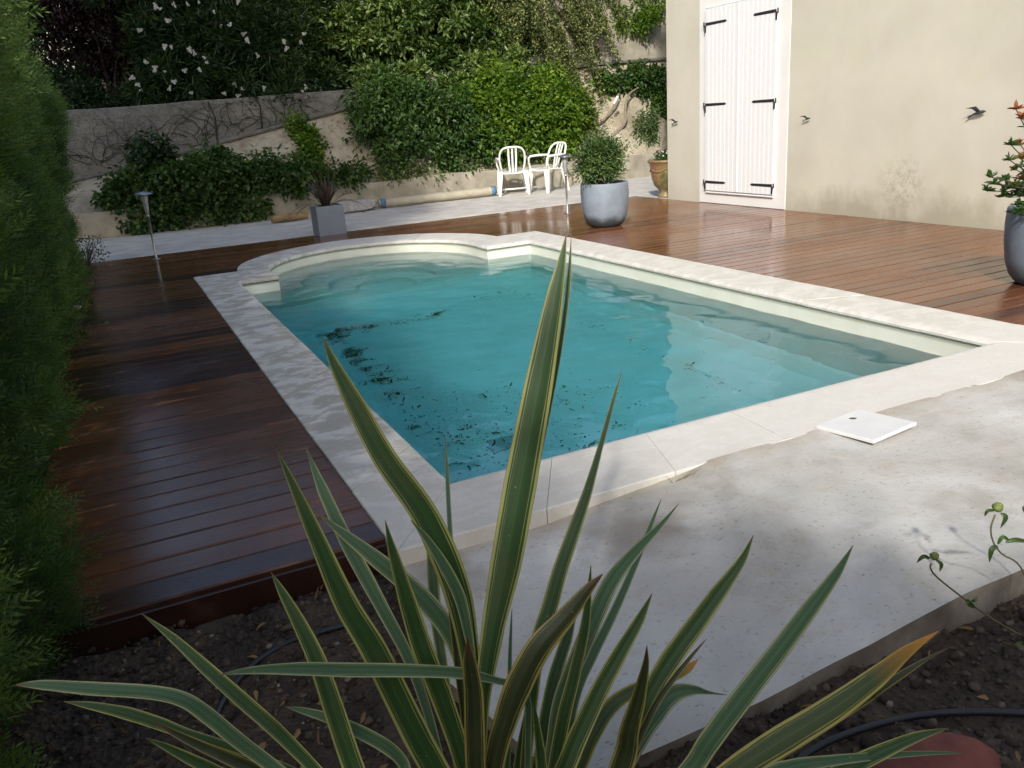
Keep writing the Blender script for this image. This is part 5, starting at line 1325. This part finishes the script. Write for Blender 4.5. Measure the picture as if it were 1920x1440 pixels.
sleaf((1864, 957), (1852, 958), (1846, 968), .008, 1.16); sleaf((1876, 962), (1886, 970), (1876, 990), .011, 1.16)
sleaf((1871, 1025), (1860, 1030), (1855, 1054), .013, 1.16); sleaf((1871, 1020), (1880, 1007), (1895, 1015), .010, 1.16); sleaf((1885, 1017), (1905, 1012), (1935, 1018), .012, 1.16)
sleaf((1812, 1124), (1818, 1132), (1828, 1140), .014, 1.18); sleaf((1822, 1128), (1828, 1125), (1832, 1118), .008, 1.18)
sleaf((1900, 1215), (1912, 1208), (1925, 1206), .014, 1.17)

# dead grass tuft by the coping edge
t = thing('grass_tuft', 'wisp of dry grass in the joint where the coping meets the concrete', 'grass', (1.76, 2.38, -.02))
b = MB()
for k in range(9):
    a = rr.uniform(-.6, 2.4); L = rr.uniform(.04, .13); p0 = np.array([1.76 + rr.uniform(-.06, .06), 2.385, -.03]); b.tube([p0, p0 + np.array([L * .5 * math.cos(a), -.2 * L, L * .35]), p0 + np.array([L * math.cos(a), -.3 * L, L * .55])], [.0015, .001, .0003], 4)
b.build('blades', M['palebark'], t)

# ------------------------------------------------------------------ unseen trees added to throw the shade, left of and behind the camera
def shade_tree(base, blobs, n, size, label, clumps=260, sig=.3):
    shrub('shade_tree', label, 'tree', base, blobs, n, size, G['dark'], 'unseen trees added for shade behind and left of the view', clumps=clumps, sig=sig, ratio=.55, trunk=.16, nbr=14, up=.4)
def tall(x, y, top, r, n, label):
    hz = (top - 4.6) / 2
    shade_tree((x, y, -.2), [(x, y, 4.6 + hz, r, r, hz), (x + .4, y - .5, 4.6 + hz * .6, r * .8, r * .8, hz * .55), (x - .3, y + .5, 4.6 + hz * 1.4, r * .8, r * .8, hz * .5)], int(n * 1.35), .25, label, 300, .36)
tall(-4.5, 3.0, 10.5, 1.5, 15000, 'unseen tall tree added for shade left of the frame, nearest the camera')
tall(-4.3, 6.0, 11.5, 1.55, 15000, 'unseen tall tree added for shade left of the frame, second from the camera')
tall(-4.5, 9.2, 11.0, 1.6, 15000, 'unseen tall tree added for shade left of the frame, third from the camera')
tall(-5.6, 12.4, 10.0, 1.7, 15000, 'unseen tall tree added for shade left of the frame, farthest from the camera')
shade_tree((-.2, -2.3, -.2), [(-2.6, -2.4, 2.5, 1.1, .6, 1.9), (-1.4, -2.2, 1.8, .9, .55, 1.5), (-.2, -2.3, 1.35, 1.0, .5, 1.25), (1.0, -2.2, 1.35, 1.0, .5, 1.2), (2.2, -2.3, 1.35, .9, .5, 1.2)], 26000, .13, 'unseen wide shrubbery added behind the camera for its shade', 420, .18)
# dry bits on the soil
rg = np.random.default_rng(31); n = 420
xx = rg.uniform(-.6, 2.6, n); yy = rg.uniform(.7, 2.45, n); kp = np.array([not (b_ > 1.3 and a_ > slab_left(b_) - .02) for a_, b_ in zip(xx, yy)]); xx, yy = xx[kp], yy[kp]; n = len(xx)
P = np.stack([xx, yy, np.array([soil_z(a_, b_) for a_, b_ in zip(xx, yy)]) + .014], 1)
D = rg.normal(size=(n, 3)) * np.array([1, 1, .25]); L = rg.uniform(.012, .05, n)
V, F, kk = leaf_geo(P, D, rg.normal(size=(n, 3)) * .4 + np.array([0, 0, 1]), L, L * rg.uniform(.08, .4, n))
tag(fast_mesh('dry_litter', V, F, G['dry'], None, tint=np.repeat(rg.random(n), kk)), 'dry leaf scraps and straw scattered over the dark soil', 'leaf litter', kind='stuff')
